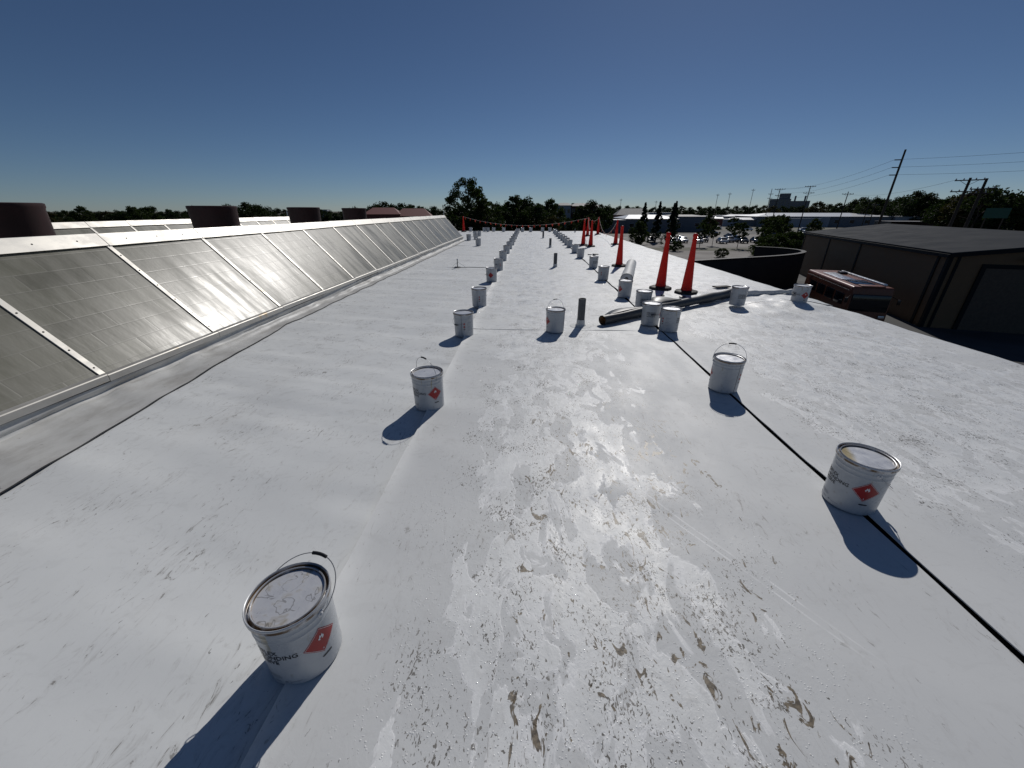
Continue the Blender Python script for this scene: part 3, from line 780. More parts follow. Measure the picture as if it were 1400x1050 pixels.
rope((5.44, 33.0, 1.27), (4.81, 22.99, 1.27), .92, 12, 'low hanging pennant rope along the roof edge between two cones', 3)
rope((4.36, 31.06, 1.27), (3.24, 21.65, 1.22), .55, 12, 'pennant rope running back toward the paired cones', 4)

# ---------------------------------------------------------------- rolls of membrane
def roll_thing(name, label, a, b, ra, rb, mat, core=True, wob=.0, z0=.02):
    a, b = Vector((*a, z0 + ra)), Vector((*b, z0 + rb)); t = thing(name, label, 'membrane roll', (a.x, a.y, z0))
    o = Vector((a.x, a.y, z0)); d = (b - a).normalized(); s = Vector((-d.y, d.x, 0)).normalized(); u = d.cross(s) * -1 if d.cross(s).z < 0 else d.cross(s)
    L = (b - a).length; n = 36; seg = 26; mb = MB(); vs = []; fs = []
    spiral = [(1.0 - .028 * (k / seg)) for k in range(seg * 2 + 8)]
    m = len(spiral)
    for i in range(n + 1):
        f = i / n; r = ra + (rb - ra) * f + wob * (float(vnoise(f * 9, 3.1)) - .5); c = a.lerp(b, f) - o
        for k in range(m):
            an = 2 * math.pi * k / seg + 2.2; rr = r * (1.03 - .07 * k / m) * (1 + .02 * math.sin(3 * an + f * 7))
            vs.append(tuple(c + s * math.cos(an) * rr + u * math.sin(an) * rr + Vector((0, 0, 0))))
    for i in range(n):
        for k in range(m - 1): fs.append((i * m + k, i * m + k + 1, (i + 1) * m + k + 1, (i + 1) * m + k))
    mb.add(vs, fs).build('roll', mat, t, 70)
    if core:
        for e, rr in ((a, ra), (b, rb)):
            q = e - o; sg = 1 if e is a else -1
            MB().tube([tuple(q + d * sg * .004), tuple(q + d * sg * .5)], rr * .80, 20, cap=False).build('core', 'core', t, 60)
            MB().tube([tuple(q + d * sg * .30), tuple(q + d * sg * .32)], rr * .79, 20).build('core_inside', 'pipe_dark', t)
    if mat == 'white_roll':
        for e, rr, sg in ((a, ra, 1), (b, rb, -1)):
            q = e - o; ring = []
            for r_ in (rr * .34, rr * .97):
                ring.append([tuple(q + d * sg * .012 + s * math.cos(k * .2618) * r_ + u * math.sin(k * .2618) * r_) for k in range(24)])
            MB().add(ring[0] + ring[1], [(k, (k + 1) % 24, 24 + (k + 1) % 24, 24 + k) for k in range(24)]).build('roll_end', mat, t)
    return t, a - o, d, s, u, L
t, a0, d, s, u, L = roll_thing('grey_membrane_roll', 'long dark grey membrane roll, partly unrolled, lying behind the paired pails', (1.23, 6.29), (4.42, 8.62), .072, .098, 'grey_roll', True, .03, .026)
# loosened wrap: a stiff flap that lifts off the roll between the pails
def flap(f0, f1, ln, lift, name, mat):
    vs = []; nu, nv = 16, 12
    for j in range(nv + 1):
        for i in range(nu + 1):
            f = f0 + (f1 - f0) * i / nu; w = j / nv; c = a0 + d * (L * f); r = .072 + .026 * f
            bulge = math.sin(math.pi * i / nu); an = R(95) - w * .4
            p = c + u * (r * 1.06 * math.sin(an) + lift * math.sin(w * 2.4) * bulge - (r * 1.9) * w ** 2) + s * (w * ln * (.25 + .75 * bulge) + r * math.cos(an))
            vs.append(tuple(p))
    n = nu + 1; fs = [(j * n + i, j * n + i + 1, (j + 1) * n + i + 1, (j + 1) * n + i) for j in range(nv) for i in range(nu)]
    o = MB().add(vs, fs).build(name, mat, t, 60); md = o.modifiers.new('thick', 'SOLIDIFY'); md.thickness = .004; return o
flap(.04, .28, .40, .03, 'loose_flap', 'grey_roll'); flap(.33, .54, .50, .10, 'loose_flap', 'grey_roll')
roll_thing('white_membrane_roll', 'short white membrane roll lying along the dark seam behind a pail', (2.46, 10.0), (3.32, 13.1), .15, .15, 'white_roll', True, .01, .026)
roll_thing('white_membrane_roll', 'thin white rolled membrane edge reaching from the grey roll to the roof edge', (4.5, 8.66), (5.95, 9.05), .06, .05, 'white_roll', False, .03, .03)
sc = thing('scrap_board', 'small flat black scrap board behind the pail at the grey roll', 'scrap board', (4.72, 9.75, .045), .3)
bevelled(MB().box((0, 0, .014), (.42, .16, .028)).build('board', 'cone_black', sc).data, .006)
# few flecks of litter near the cones
for k, (x, y, q) in enumerate([(2.75, 9.3, .05), (2.98, 8.7, .04), (3.35, 8.55, .06), (2.6, 17.4, .09), (2.9, 17.6, .12), (2.75, 17.2, .07)]):
    m = MB(); rr = random.Random(k); pts = [(q * (1 + .5 * rr.random()) * math.cos(6.283 * i / 7), q * (.6 + .5 * rr.random()) * math.sin(6.283 * i / 7)) for i in range(7)]
    m.add([(x_, y_, .001) for x_, y_ in pts] + [(x_ * .8, y_ * .8, .012 + .02 * rr.random()) for x_, y_ in pts], [(i, (i + 1) % 7, 7 + (i + 1) % 7, 7 + i) for i in range(7)] + [tuple(range(7, 14))])
    o = m.build('membrane_scrap', 'grey_roll' if k % 2 else 'pipe'); o.location = (x, y, .03)
    tag(o, 'small dark scrap of membrane lying on the sheet around the warning cones', 'scrap', 'scraps by the cones')

# ---------------------------------------------------------------- ground, lot
def disc(name, r, z, mat, n=64):
    m = MB(); m.v = [(0, 0, z)] + [(r * math.cos(6.28318 * k / n), r * math.sin(6.28318 * k / n), z) for k in range(n)]
    m.f = [(0, k + 1, (k + 1) % n + 1) for k in range(n)]; return m.build(name, mat)
tag(disc('ground', 4500, GZ, 'ground'), kind='structure')
def slab(name, pts, z, mat):
    m = MB(); m.v = [(x, y, z) for x, y in pts]; m.f = [tuple(range(len(pts)))]; return tag(m.build(name, mat), kind='structure')
slab('yard', [(6.3, -10), (60, -10), (60, 62), (14, 62), (6.3, 40)], GZ + .004, 'asphalt')
slab('parking_lot', [(2, 66), (62, 62), (150, 70), (150, 150), (12, 150)], GZ + .004, 'concrete')
slab('road', [(-60, 152), (170, 152), (330, 130), (330, 142), (170, 176), (-60, 176)], GZ + .008, 'asphalt')
slab('parking_lot_island', [(22, 88), (50, 86), (58, 92), (50, 95), (24, 94)], GZ + .02, 'ground')

# ---------------------------------------------------------------- tan metal building
DD = Vector((.28511, .95849, 0)); PP = Vector((.95849, -.28511, 0)); C0 = Vector((28.45, 28.47, 0))
EZ, RZ_, WB, LB = -.92, .17, 16.8, 29.1
tb = thing('metal_building', 'low tan metal-panelled building with dark grey roof and black trim', 'building', (C0.x, C0.y, GZ))
O = Vector((C0.x, C0.y, GZ))
def tbp(l, w, z): return C0 + DD * l + PP * w + Vector((0, 0, z)) - O
def quadbox(name, p4, nrm, th, mat, parent):   # thick panel from 4 points
    n = nrm * th; return MB().hexa([tuple(q) for q in p4] + [tuple(q + n) for q in p4]).build(name, mat, parent)
cuts = [0, 1.0, 12.9, 20.6, LB]
for i in range(4):
    quadbox('wall_panel', [tbp(cuts[i] + .06, 0, GZ), tbp(cuts[i + 1] - .06, 0, GZ), tbp(cuts[i + 1] - .06, 0, EZ), tbp(cuts[i] + .06, 0, EZ)], PP, .15, 'tan_metal', tb)
for c in cuts: quadbox('batten', [tbp(c - .14, -.05, GZ), tbp(c + .14, -.05, GZ), tbp(c + .14, -.05, EZ), tbp(c - .14, -.05, EZ)], PP, .22, 'trim_black', tb)
# gable end facing the yard
gw = [0, 1.1, WB - 1.1, WB]
zt = lambda w: EZ + (RZ_ - EZ) * (1 - abs(w - WB / 2) / (WB / 2))
def gpanel(name, w0, w1, z0, z1a, z1b, off, mat, th=.12):
    p = [tbp(-off, w0, z0), tbp(-off, w1, z0), tbp(-off, w1, z1b), tbp(-off, w0, z1a)]
    return quadbox(name, p, DD, th, mat, tb)
gpanel('wall_panel', .1, 2.0, GZ, zt(.1), zt(2.0), 0, 'tan_metal')
gpanel('wall_panel', 2.0, 8.4, GZ, zt(2.0), zt(8.4), 0, 'tan_metal'); gpanel('wall_panel', 8.4, WB - .1, GZ, zt(8.4), zt(WB - .1), 0, 'tan_metal')
gpanel('batten', .45, .62, GZ, zt(.5), zt(.6), .05, 'trim_black', .03)
dr = gpanel('door', 2.1, 9.4, GZ, -1.75, -1.75, .06, 'door_brown', .05)
gpanel('door_frame', 1.85, 2.1, GZ, -1.5, -1.5, .10, 'trim_black', .09); gpanel('door_frame', 2.1, 9.4, -1.75, -1.5, -1.5, .10, 'trim_black', .09)
gpanel('batten', -.1, WB / 2, -1.15, -.85, .17, .14, 'trim_black', .05) if False else None
for w0, w1 in ((-.15, WB / 2), (WB / 2, WB + .15)):
    p = [tbp(-.3, w0, zt(max(0, min(WB, w0))) - .20), tbp(-.3, w1, zt(max(0, min(WB, w1))) - .20), tbp(-.3, w1, zt(max(0, min(WB, w1))) + .02), tbp(-.3, w0, zt(max(0, min(WB, w0))) + .02)]
    quadbox('fascia', p, DD, .2, 'trim_black', tb)
    a, b = (w0, w1)
    p = [tbp(-.35, a, zt(max(0, min(WB, a))) + .03), tbp(LB + .2, a, zt(max(0, min(WB, a))) + .03), tbp(LB + .2, b, zt(max(0, min(WB, b))) + .03), tbp(-.35, b, zt(max(0, min(WB, b))) + .03)]
    quadbox('roof', p, Vector((0, 0, 1)), .08, 'dark_roof', tb)
quadbox('eave_trim', [tbp(-.3, -.25, EZ - .22), tbp(LB + .1, -.25, EZ - .22), tbp(LB + .1, -.25, EZ - .0), tbp(-.3, -.25, EZ - .0)], PP, .14, 'trim_black', tb)
quadbox('wall_panel', [tbp(LB - .2, .1, GZ), tbp(LB - .2, WB - .1, GZ), tbp(LB - .2, WB - .1, EZ), tbp(LB - .2, .1, EZ)], DD, .15, 'tan_metal', tb)
quadbox('wall_panel', [tbp(.1, WB - .2, GZ), tbp(LB, WB - .2, GZ), tbp(LB, WB - .2, EZ), tbp(.1, WB - .2, EZ)], PP, .15, 'tan_metal', tb)
lt = MB().box(tuple(tbp(-.45, 4.1, -1.05)), (.5, .3, .22)).box(tuple(tbp(-.42, 3.75, -1.15)), (.25, .25, .2)).build('flood_light', 'trim_black', tb)

# ---------------------------------------------------------------- motor coach beside it
mc = thing('motor_coach', 'orange-red motor coach with black windscreen parked beside the tan building', 'motor coach', (22.35, 27.8, GZ), math.atan2(DD.y, DD.x))
# local: x back along the coach, y = -width direction (to the left as you face it); width runs toward -y
W_, L_, H_ = 2.5, 9.4, 2.92
bmesh_ = MB().hexa([(0.05, 0, .35), (L_, 0, .35), (L_, -W_, .35), (0.05, -W_, .35), (.22, -.06, H_), (L_ - .1, -.06, H_), (L_ - .1, -W_ + .06, H_), (.22, -W_ + .06, H_)]).mesh('body', 'coach_orange')
obj('body', bevelled(bmesh_, .16, 4), mc)
def cp_box(name, c, s, mat, bev=.02, parent=mc):
    m = MB().box(c, s).mesh(name, mat); return obj(name, bevelled(m, bev, 2) if bev else m, parent)
ws = cp_box('windscreen', (.10, -W_ / 2, 1.85), (.14, W_ - .34, 1.15), 'glass_dark', .05)
for y in (.004, -W_ - .004):
    for x in (1.4, 3.2, 5.0, 6.8): cp_box('side_window', (x + .3, y, 1.9), (1.4, .03, .75), 'glass_dark', .012)
    cp_box('side_stripe', (L_ / 2, y * 1.0 + (.004 if y > -1 else -.004), 2.62), (L_ - .9, .02, .03), 'silver', 0)
    for x in (1.7, 7.0):
        w = obj('wheel', None, mc)
        yy = y - .12 if y > -1 else y + .12
        MB().lathe([(.28, -.13), (.46, -.13), (.48, -.09), (.48, .09), (.46, .13), (.28, .13)], 24).build('tyre', 'tyre', w, 40)
        MB().lathe([(.0001, .10), (.2, .11), (.28, .12)], 20).build('rim', 'silver', w, 40)
        w.location = (x, yy, .48); w.rotation_euler = (R(90), 0, 0)
cp_box('skirt', (L_ / 2, -W_ / 2, .42), (L_ - .3, W_ - .1, .3), 'coach_dark', .03)
for y in (-.35, -W_ + .35): cp_box('headlight', (.06, y, .95), (.1, .36, .2), 'silver', .04)
cp_box('bumper', (.02, -W_ / 2, .5), (.2, W_ - .08, .28), 'coach_dark', .05)
for s_ in (1, -1):
    mr = cp_box('mirror', (-.12, -W_ / 2 + s_ * (W_ / 2 + .22), 2.05), (.12, .18, .36), 'coach_dark', .04)
    MB().tube([(.15, -W_ / 2 + s_ * (W_ / 2 - .08), 2.35), (-.12, -W_ / 2 + s_ * (W_ / 2 + .2), 2.2)], .02, 6).build('arm', 'trim_black', mr)
cp_box('roof_cap', (.62, -W_ / 2, H_ + .02), (.7, 1.35, .10), 'coach_orange', .045)
cp_box('roof_hatch', (2.3, -W_ / 2 + .05, H_ + .02), (2.2, 1.3, .05), 'glass_dark', .02)
cp_box('roof_panel', (5.4, -.95, H_ + .02), (3.8, .9, .06), 'silver', .02)
cp_box('awning', (4.6, -W_ + .32, H_ + .06), (7.2, .26, .16), 'silver', .06)
cp_box('roof_vent', (7.0, -W_ + .75, H_ + .09), (.7, .5, .2), 'coach_dark', .05)

# ---------------------------------------------------------------- curved dark screen wall
cw_pts = [(9.5, 35.2), (13.0, 36.6), (15.4, 37.7), (19.6, 39.7), (24.0, 41.6), (27.2, 43.4), (29.6, 45.3), (31.2, 47.4), (31.7, 49.7), (30.9, 51.9), (29.0, 53.4)]
cw = thing('screen_wall', 'dark curved screen wall sweeping around behind the coach', 'wall', (22, 43, GZ))
def spl(pts, n):
    P = [Vector((*p, 0)) for p in pts]; out = []
    for i in range(len(P) - 1):
        p0, p1, p2, p3 = P[max(i - 1, 0)], P[i], P[i + 1], P[min(i + 2, len(P) - 1)]
        for k in range(n):
            t = k / n; out.append(.5 * ((2 * p1) + (p2 - p0) * t + (2 * p0 - 5 * p1 + 4 * p2 - p3) * t * t + (3 * p1 - p0 - 3 * p2 + p3) * t ** 3))
    out.append(P[-1]); return out
def wall_strip(pts, z0, z1, th, off):
    vs = []; fs = []
    for i, p in enumerate(pts):
        dd = (pts[min(i + 1, len(pts) - 1)] - pts[max(i - 1, 0)]).normalized(); nn = Vector((-dd.y, dd.x, 0))
        for s_, z in ((-1, z0), (1, z0), (1, z1), (-1, z1)): q = p + nn * (s_ * th / 2) - Vector((22, 43, GZ)); vs.append((q.x, q.y, z - GZ))
    for i in range(len(pts) - 1):
        for k in range(4): k2 = (k + 1) % 4; fs.append((i * 4 + k, i * 4 + k2, (i + 1) * 4 + k2, (i + 1) * 4 + k))
    fs += [(0, 1, 2, 3), tuple(len(vs) - 4 + k for k in (3, 2, 1, 0))]
    m = MB(); m.v = [(v[0], v[1], v[2] + GZ) if False else v for v in vs]; m.f = fs; return m
cs_ = spl(cw_pts, 5)
wall_strip(cs_, GZ, -2.55, .35, 0).build('wall', 'wall_dark', cw, 30)
wall_strip(cs_, -2.548, -2.42, .46, 0).build('coping', 'trim_black', cw, 30)

# ---------------------------------------------------------------- cars
def car_proto(name, mat):
    t = obj(name, None)
    prof = [(-2.2, .35), (-2.22, .62), (-2.1, .86), (-1.75, .93), (-1.15, 1.38), (-.75, 1.46), (.35, 1.45), (.75, 1.36), (1.35, .98), (2.0, .84), (2.2, .66), (2.24, .38)]
    m = MB(); vs = []; n = len(prof)
    for s_ in (-1, 1):
        for x, z in prof: vs.append((x, s_ * (.88 if z < 1.0 else .68), z))
    fs = [tuple(range(n))[::-1], tuple(range(n, 2 * n))] + [(k, (k + 1) % n, n + (k + 1) % n, n + k) for k in range(n)]
    me = m.add(vs, fs).mesh('body', mat); obj('body', bevelled(me, .06, 2, 20), t)
    for s_ in (-1, 1):
        q = [(-1.55, .99), (1.2, .99), (.68, 1.34), (-1.02, 1.36)]
        MB().hexa([(x, s_ * (.885 if z < 1.1 else .735), z) for x, z in q] + [(x, s_ * (.86 if z < 1.1 else .70), z) for x, z in q]).build('side_window', 'glass_dark', t)
        for x in (-1.35, 1.38):
            w = MB().lathe([(.0001, .09), (.2, .10), (.22, .11), (.32, .10), (.33, .06), (.33, -.10)], 18).build('wheel', 'tyre', t, 40)
            w.location = (x, s_ * .80, .33); w.rotation_euler = (R(-90 * s_), 0, 0)
        MB().box((2.2, s_ * .62, .66), (.1, .34, .14)).build('headlight', 'silver', t)
    for (x0, z0, x1, z1, nm) in ((1.33, 1.005, .78, 1.365, 'windscreen'), (-1.70, .97, -1.17, 1.38, 'rear_window')):
        o = .025 if x0 > 0 else -.025
        MB().hexa([(x0 + o, -.72, z0 + .01), (x0 + o, .72, z0 + .01), (x1 + o, .60, z1 + .005), (x1 + o, -.60, z1 + .005), (x0 - o, -.72, z0 - .02), (x0 - o, .72, z0 - .02), (x1 - o, .60, z1 - .03), (x1 - o, -.60, z1 - .03)]).build(nm, 'glass_dark', t)
    return t
for nm, c in (('car_white', (.75, .75, .75)), ('car_silver', (.42, .43, .45)), ('car_black', (.012, .012, .014)), ('car_red', (.25, .02, .02)), ('car_blue', (.02, .04, .09))): simple(nm, c, .2, .0 if nm != 'car_silver' else .5, .04)
protos = {c: None for c in ('white', 'silver', 'black', 'red', 'blue')}
def car(c, x, y, rz, label, group='cars parked in the lot'):
    if protos[c] is None: o = protos[c] = car_proto('parked_car', 'car_' + c)
    else: o = copy_tree(protos[c])
    o.location = (x, y, GZ + .01); o.rotation_euler = (0, 0, rz); return tag(o, label, 'car', group)
car('silver', 21.3, 30.4, math.atan2(-DD.y, -DD.x), 'silver car tucked between the roof edge and the motor coach', None)
rnd = random.Random(4)
cl = {'white': 'white car parked in the far lot among the trees', 'silver': 'silver car parked in the far lot among the trees', 'black': 'black car parked in the far lot among the trees', 'red': 'dark red car parked in the far lot among the trees', 'blue': 'dark blue car parked in the far lot among the trees'}
cars = [('black', 29.5, 111), ('black', 32.5, 111), ('white', 37.0, 107), ('white', 38.3, 113), ('silver', 40.6, 110), ('black', 42.0, 116), ('silver', 44.2, 109), ('white', 49.8, 108), ('black', 47.2, 113), ('silver', 53.4, 112), ('black', 55.5, 109), ('white', 56.6, 116), ('blue', 59.5, 110), ('red', 62.5, 108), ('silver', 63.8, 98), ('white', 62.9, 88), ('black', 60.8, 89), ('blue', 66.0, 92),
        ('white', 71.7, 127), ('silver', 76, 127), ('black', 80, 128), ('red', 84, 127), ('white', 90, 128), ('silver', 97, 130), ('blue', 69, 118), ('black', 73, 106)]
for c, x, y in cars: car(c, x, y, R(90) + R(rnd.choice([0, 180])) + rnd.uniform(-.25, -.1), cl[c])
for c, x, y in (('white', 190, 186), ('silver', 204, 180), ('black', 150, 140), ('white', 178, 152)): car(c, x, y, R(-8), {'white': 'white', 'silver': 'silver', 'black': 'black'}[c] + ' car on the road beyond the tan building', 'cars on the far road')

# ---------------------------------------------------------------- far buildings
def block(name, label, x0, y0, w, d, h, rz, wall, roofm, windows=None, parapet=.25, roofkind='flat', cat='building', rise=1.5):
    t = thing(name, label, cat, (x0, y0, GZ), rz)
    MB().box((w / 2, d / 2, h / 2), (w, d, h)).build('wall', wall, t)
    if roofkind == 'flat':
        MB().box((w / 2, d / 2, h + .08), (w + .3, d + .3, .15)).build('roof', roofm, t)
    else:
        e = .5; MB().add([(-e, -e, h), (w + e, -e, h), (w + e, d + e, h), (-e, d + e, h), (w * .18, d / 2, h + rise), (w * .82, d / 2, h + rise)],
                         [(0, 1, 5, 4), (1, 2, 5), (2, 3, 4, 5), (3, 0, 4), (3, 2, 1, 0)]).build('roof', roofm, t)
    if windows:
        nx, nz, ww, wh, z0, dz, mat = windows
        for k in range(nz):
            for i in range(nx):
                x = (i + .5) * w / nx
                wn_ = MB().box((x, -.03, z0 + k * dz), (ww + .24, .10, wh + .24)).build('window', 'wall_pale', t)
                MB().box((x, -.075, z0 + k * dz), (ww, .06, wh)).build('pane', mat, wn_)
    return t
block('apartment_building', 'grey three-storey apartment building with hipped roof behind the far trees', 10.0, 150, 4.6, 12, 9.4, -.05, 'wall_pale', 'roof_grey', (3, 3, .8, 1.3, 2.0, 2.8, 'glass_dark'), roofkind='hip', rise=.9)
block('apartment_building', 'long darker wing of the apartment building with hipped roof', 14.7, 152, 9.6, 12, 9.2, -.05, 'brick_red', 'roof_grey', (5, 3, .8, 1.3, 2.0, 2.8, 'glass_dark'), roofkind='hip', rise=1.0)
block('warehouse', 'low grey warehouse with bright white roof behind the parked cars', 36.5, 160, 19, 26, 4.9, -.03, 'wall_grey', 'roof_white', (4, 1, 1.6, 1.2, 2.6, 1, 'glass_dark'), roofkind='hip', rise=1.3)
block('warehouse', 'dull grey shed adjoining the white-roofed warehouse', 55.8, 168, 14, 20, 5.6, -.03, 'wall_grey', 'roof_grey', (2, 1, 1.6, 1.2, 2.6, 1, 'glass_dark'), roofkind='hip', rise=.6)
block('low_building', 'small white-roofed shed left of the grey warehouse', 25.5, 158, 10.5, 12, 4.4, 0, 'wall_grey', 'roof_white')
block('long_warehouse', 'very long low warehouse with white roof behind the utility poles', 118, 222, 62, 30, 5.0, -.10, 'wall_grey', 'roof_white', (9, 1, 2.2, 1.6, 2.6, 1, 'glass_dark'), roofkind='hip', rise=1.6)
block('long_warehouse', 'pale-walled long warehouse with white roof behind the tallest pole', 181, 215, 84, 30, 5.0, -.14, 'wall_pale', 'roof_white', (8, 1, 2.4, 1.6, 2.4, 1, 'glass_dark'), roofkind='hip', rise=1.6)
block('brick_hall', 'low red brick hall with dark red roof beyond the long skylight', -45, 113, 9, 12, 6.8, .22, 'brick_red', 'roof_red', (4, 1, 1, 1.6, 4.6, 1, 'glass_dark'), roofkind='hip', rise=1.7)
block('brick_hall', 'larger red-roofed brick hall behind the end of the long skylight', -37.5, 116, 9.5, 12, 6.3, .2, 'brick_red', 'roof_red', (4, 1, 1, 1.6, 4.6, 1, 'glass_dark'), roofkind='hip', rise=2.0)
block('red_house', 'dark house with steep hipped roof and chimney post beyond the warehouse', 47, 228, 17, 12, 5.6, -.05, 'brick_red', 'roof_grey', None, roofkind='hip', rise=3.2)
tw = block('office_tower', 'distant dark office tower with stepped top on the skyline', 338, 615, 25, 20, 22.5, -.5, 'wall_grey', 'roof_grey', (6, 6, 1.8, 1.6, 5, 3, 'glass_dark')); MB().box((17, 10, 26), (13, 12, 7)).build('penthouse', 'wall_grey', tw)
tw = block('office_tower', 'distant paler office tower with two roof masts on the skyline', 411, 690, 26, 22, 21.5, -.5, 'wall_grey', 'roof_grey', (6, 6, 1.8, 1.6, 5, 3, 'glass_dark'))
for x in (6, 19): MB().tube([(x, 8, 21.4), (x, 8, 29)], 1.2, 8).build('mast', 'wall_grey', tw)
block('low_building', 'small pale shed on the skyline between the trees', 92, 330, 20, 12, 6.2, -.1, 'wall_pale', 'roof_white')
block('low_building', 'flat dark store on the far side of the parking lot', 66, 196, 22, 14, 4.2, -.1, 'brick_red', 'roof_grey', (5, 1, 1.6, 1.4, 2.0, 1, 'glass_dark'))
block('low_building', 'pale shed far beyond the left treeline', -190, 330, 26, 16, 8.4, .3, 'wall_pale', 'roof_grey')
block('low_building', 'dark flat shop beside the road near the tallest pole', 132, 158, 20, 10, 4.0, -.2, 'coach_dark', 'roof_grey')

# ---------------------------------------------------------------- utility poles and wires
def upole(name, label, x, y, top, r, arms, one_sided=False, az=0.0, group=None):
    t = thing(name, label, 'utility pole', (x, y, GZ), az, group); h = top - GZ
    MB().tube([(0, 0, 0), (0, 0, h)], [r, r * .62], 10).build('pole', 'timber', t, 50)
    for z, w in arms:
        zz = z - GZ
        if one_sided: MB().box((-w / 2, 0, zz), (w, .14, .16)).build('crossarm', 'timber', t)
        else:
            ca = MB().box((0, -.16, zz), (w, .12, .15)).build('crossarm', 'timber', t)
            MB().tube([(-w * .33, -.16, zz), (0, -.1, zz - .75)], .03, 5).tube([(w * .33, -.16, zz), (0, -.1, zz - .75)], .03, 5).build('brace', 'timber', t)
            for q in (-.46, -.2, .2, .46): MB().lathe([(.07, 0), (.09, .1), (.05, .22), (.0001, .24)], 8, (w * q, -.16, zz + .07)).build('insulator', 'wall_pale', ca)
    return t
upole('utility_pole', 'tallest leaning-looking timber pole with three stub arms beside the tan building roof', 69.2, 85.5, 12.05, .24, [(10.4, 1.15), (9.15, 1.15), (7.9, 1.15)], True, R(-12))
upole('utility_pole', 'thick pole with two braced crossarms in front of the dense right-hand trees', 69.6, 71.8, 6.5, .26, [(6.15, 3.3), (4.55, 3.3)], az=R(-45))
upole('utility_pole', 'thick pole with two low crossarms, its top rising bare above them', 67.3, 67.0, 6.1, .26, [(4.7, 2.6), (4.1, 2.4)], az=R(-45))
for lb, x, y, tp, arms in (('slender pole with one crossarm in front of the long warehouse trees', 110.8, 154.3, 7.8, [(7.0, 3.2)]), ('pole with two crossarms standing before the paler tower', 101.4, 160.6, 9.95, [(9.7, 3.3), (7.6, 3.3)]),
                           ('pole with two crossarms standing before the dark tower', 98.5, 174.0, 9.7, [(9.4, 3.6), (7.2, 2.4)]), ('slim pole with short stubs left of the dark tower', 125, 228, 12.1, [(9.6, 2.2), (7.6, 2.2)])):
    upole('utility_pole', lb, x, y, tp, .2, arms, az=R(-25))
for x, y, tp in ((126.5, 294, 12.1), (124.8, 273, 12.0), (137, 270, 14), (88, 300, 8.0), (165, 300, 8.6), (186, 330, 9.0), (70, 330, 10), (118, 150, 4.2), (139, 180, 6.0)):
    upole('utility_pole', 'thin bare far pole rising from the clutter beyond the parking lot', x, y, tp, .17, [(tp - .8, 2.0)], az=R(-20), group='thin far poles')
def wire(a, b, sag, label, r=.022):
    a, b = Vector(a), Vector(b); pts = []
    for i in range(25):
        t = i / 24; p = a.lerp(b, t); p.z -= sag * 4 * t * (1 - t); pts.append(p - a)
    o = MB().tube(pts, r, 4).build('power_line', 'cable'); o.location = a; return tag(o, label, 'power line', 'overhead power lines')
for k, z in enumerate((10.45, 9.2, 7.95)):
    wire((68.1, 85.7, z), (98.3, 173.6, z - .6 - .3 * k), 1.6, 'thin wire from the tallest pole back toward the pole by the dark tower', .02)
    wire((68.1, 85.7, z), (95, 30, z + 1.2), 1.2, 'thin wire from the tallest pole away past the tan building', .02)
wire((68.4, 73, 6.2), (110.8, 154.3, 7.1), 1.2, 'thin wire from the braced crossarm pole to the slender single-arm pole', .02)
wire((101, 160.5, 9.7), (98.5, 174, 9.5), .3, 'thin wire between the two poles standing before the towers', .03)
sg = thing('road_sign', 'dark green highway sign on two posts seen from behind the poles', 'road sign', (94.5, 89.2, GZ), R(-46))
MB().box((0, 0, 7.25), (3.4, .08, 1.9)).build('sign_panel', 'sign_green', sg)
for x in (-1.2, 1.2): MB().tube([(x, .1, 0), (x, .1, 8.0)], .09, 8).build('post', 'timber', sg)

# ---------------------------------------------------------------- trees
def crown_mesh(seed, h, w, clumps, leaves, leaf, mat, z0=.28, cone_=False, open_=.0):
    rr = np.random.RandomState(seed); vs = []; fs = []
    for c in range(clumps):
        for _ in range(30):
            q = rr.uniform(-1, 1, 3)
            if np.linalg.norm(q) < 1: break
        if cone_:
            t = rr.rand() ** .75; rad_ = (1 - t) * w / 2 * (.35 + .65 * rr.rand()); a = rr.rand() * 6.283
            cc = np.array([rad_ * math.cos(a), rad_ * math.sin(a), h * (z0 * .5 + (1 - z0 * .5) * t)]); cr = w * .13 * (1.15 - t)
        else:
            q = q / max(1e-3, np.linalg.norm(q)) * (np.linalg.norm(q) ** .55)
            zz = (q[2] + 1) / 2; wid = (.62 + .55 * math.sin(math.pi * min(1, zz * .9 + .12)))
            cc = np.array([q[0] * w / 2 * wid * .9, q[1] * w / 2 * wid * .9, h * z0 + (h * (1 - z0)) * zz]); cr = w * rr.uniform(.075, .15)
        for l in range(leaves):
            d = rr.normal(size=3); d /= np.linalg.norm(d); p = cc + d * cr * rr.rand() ** .4 * np.array([1, 1, .8])
            a = rr.normal(size=3); a /= np.linalg.norm(a); b = np.cross(a, rr.normal(size=3)); b /= np.linalg.norm(b) + 1e-6
            s = leaf * rr.uniform(.6, 1.35); k = len(vs)
            vs += [tuple(p - a * s), tuple(p + b * s * .5), tuple(p + a * s), tuple(p - b * s * .5)]; fs.append((k, k + 1, k + 2, k + 3))
    m = bpy.data.meshes.new('crown'); m.from_pydata(vs, [], fs); m.materials.append(M[mat]); return m
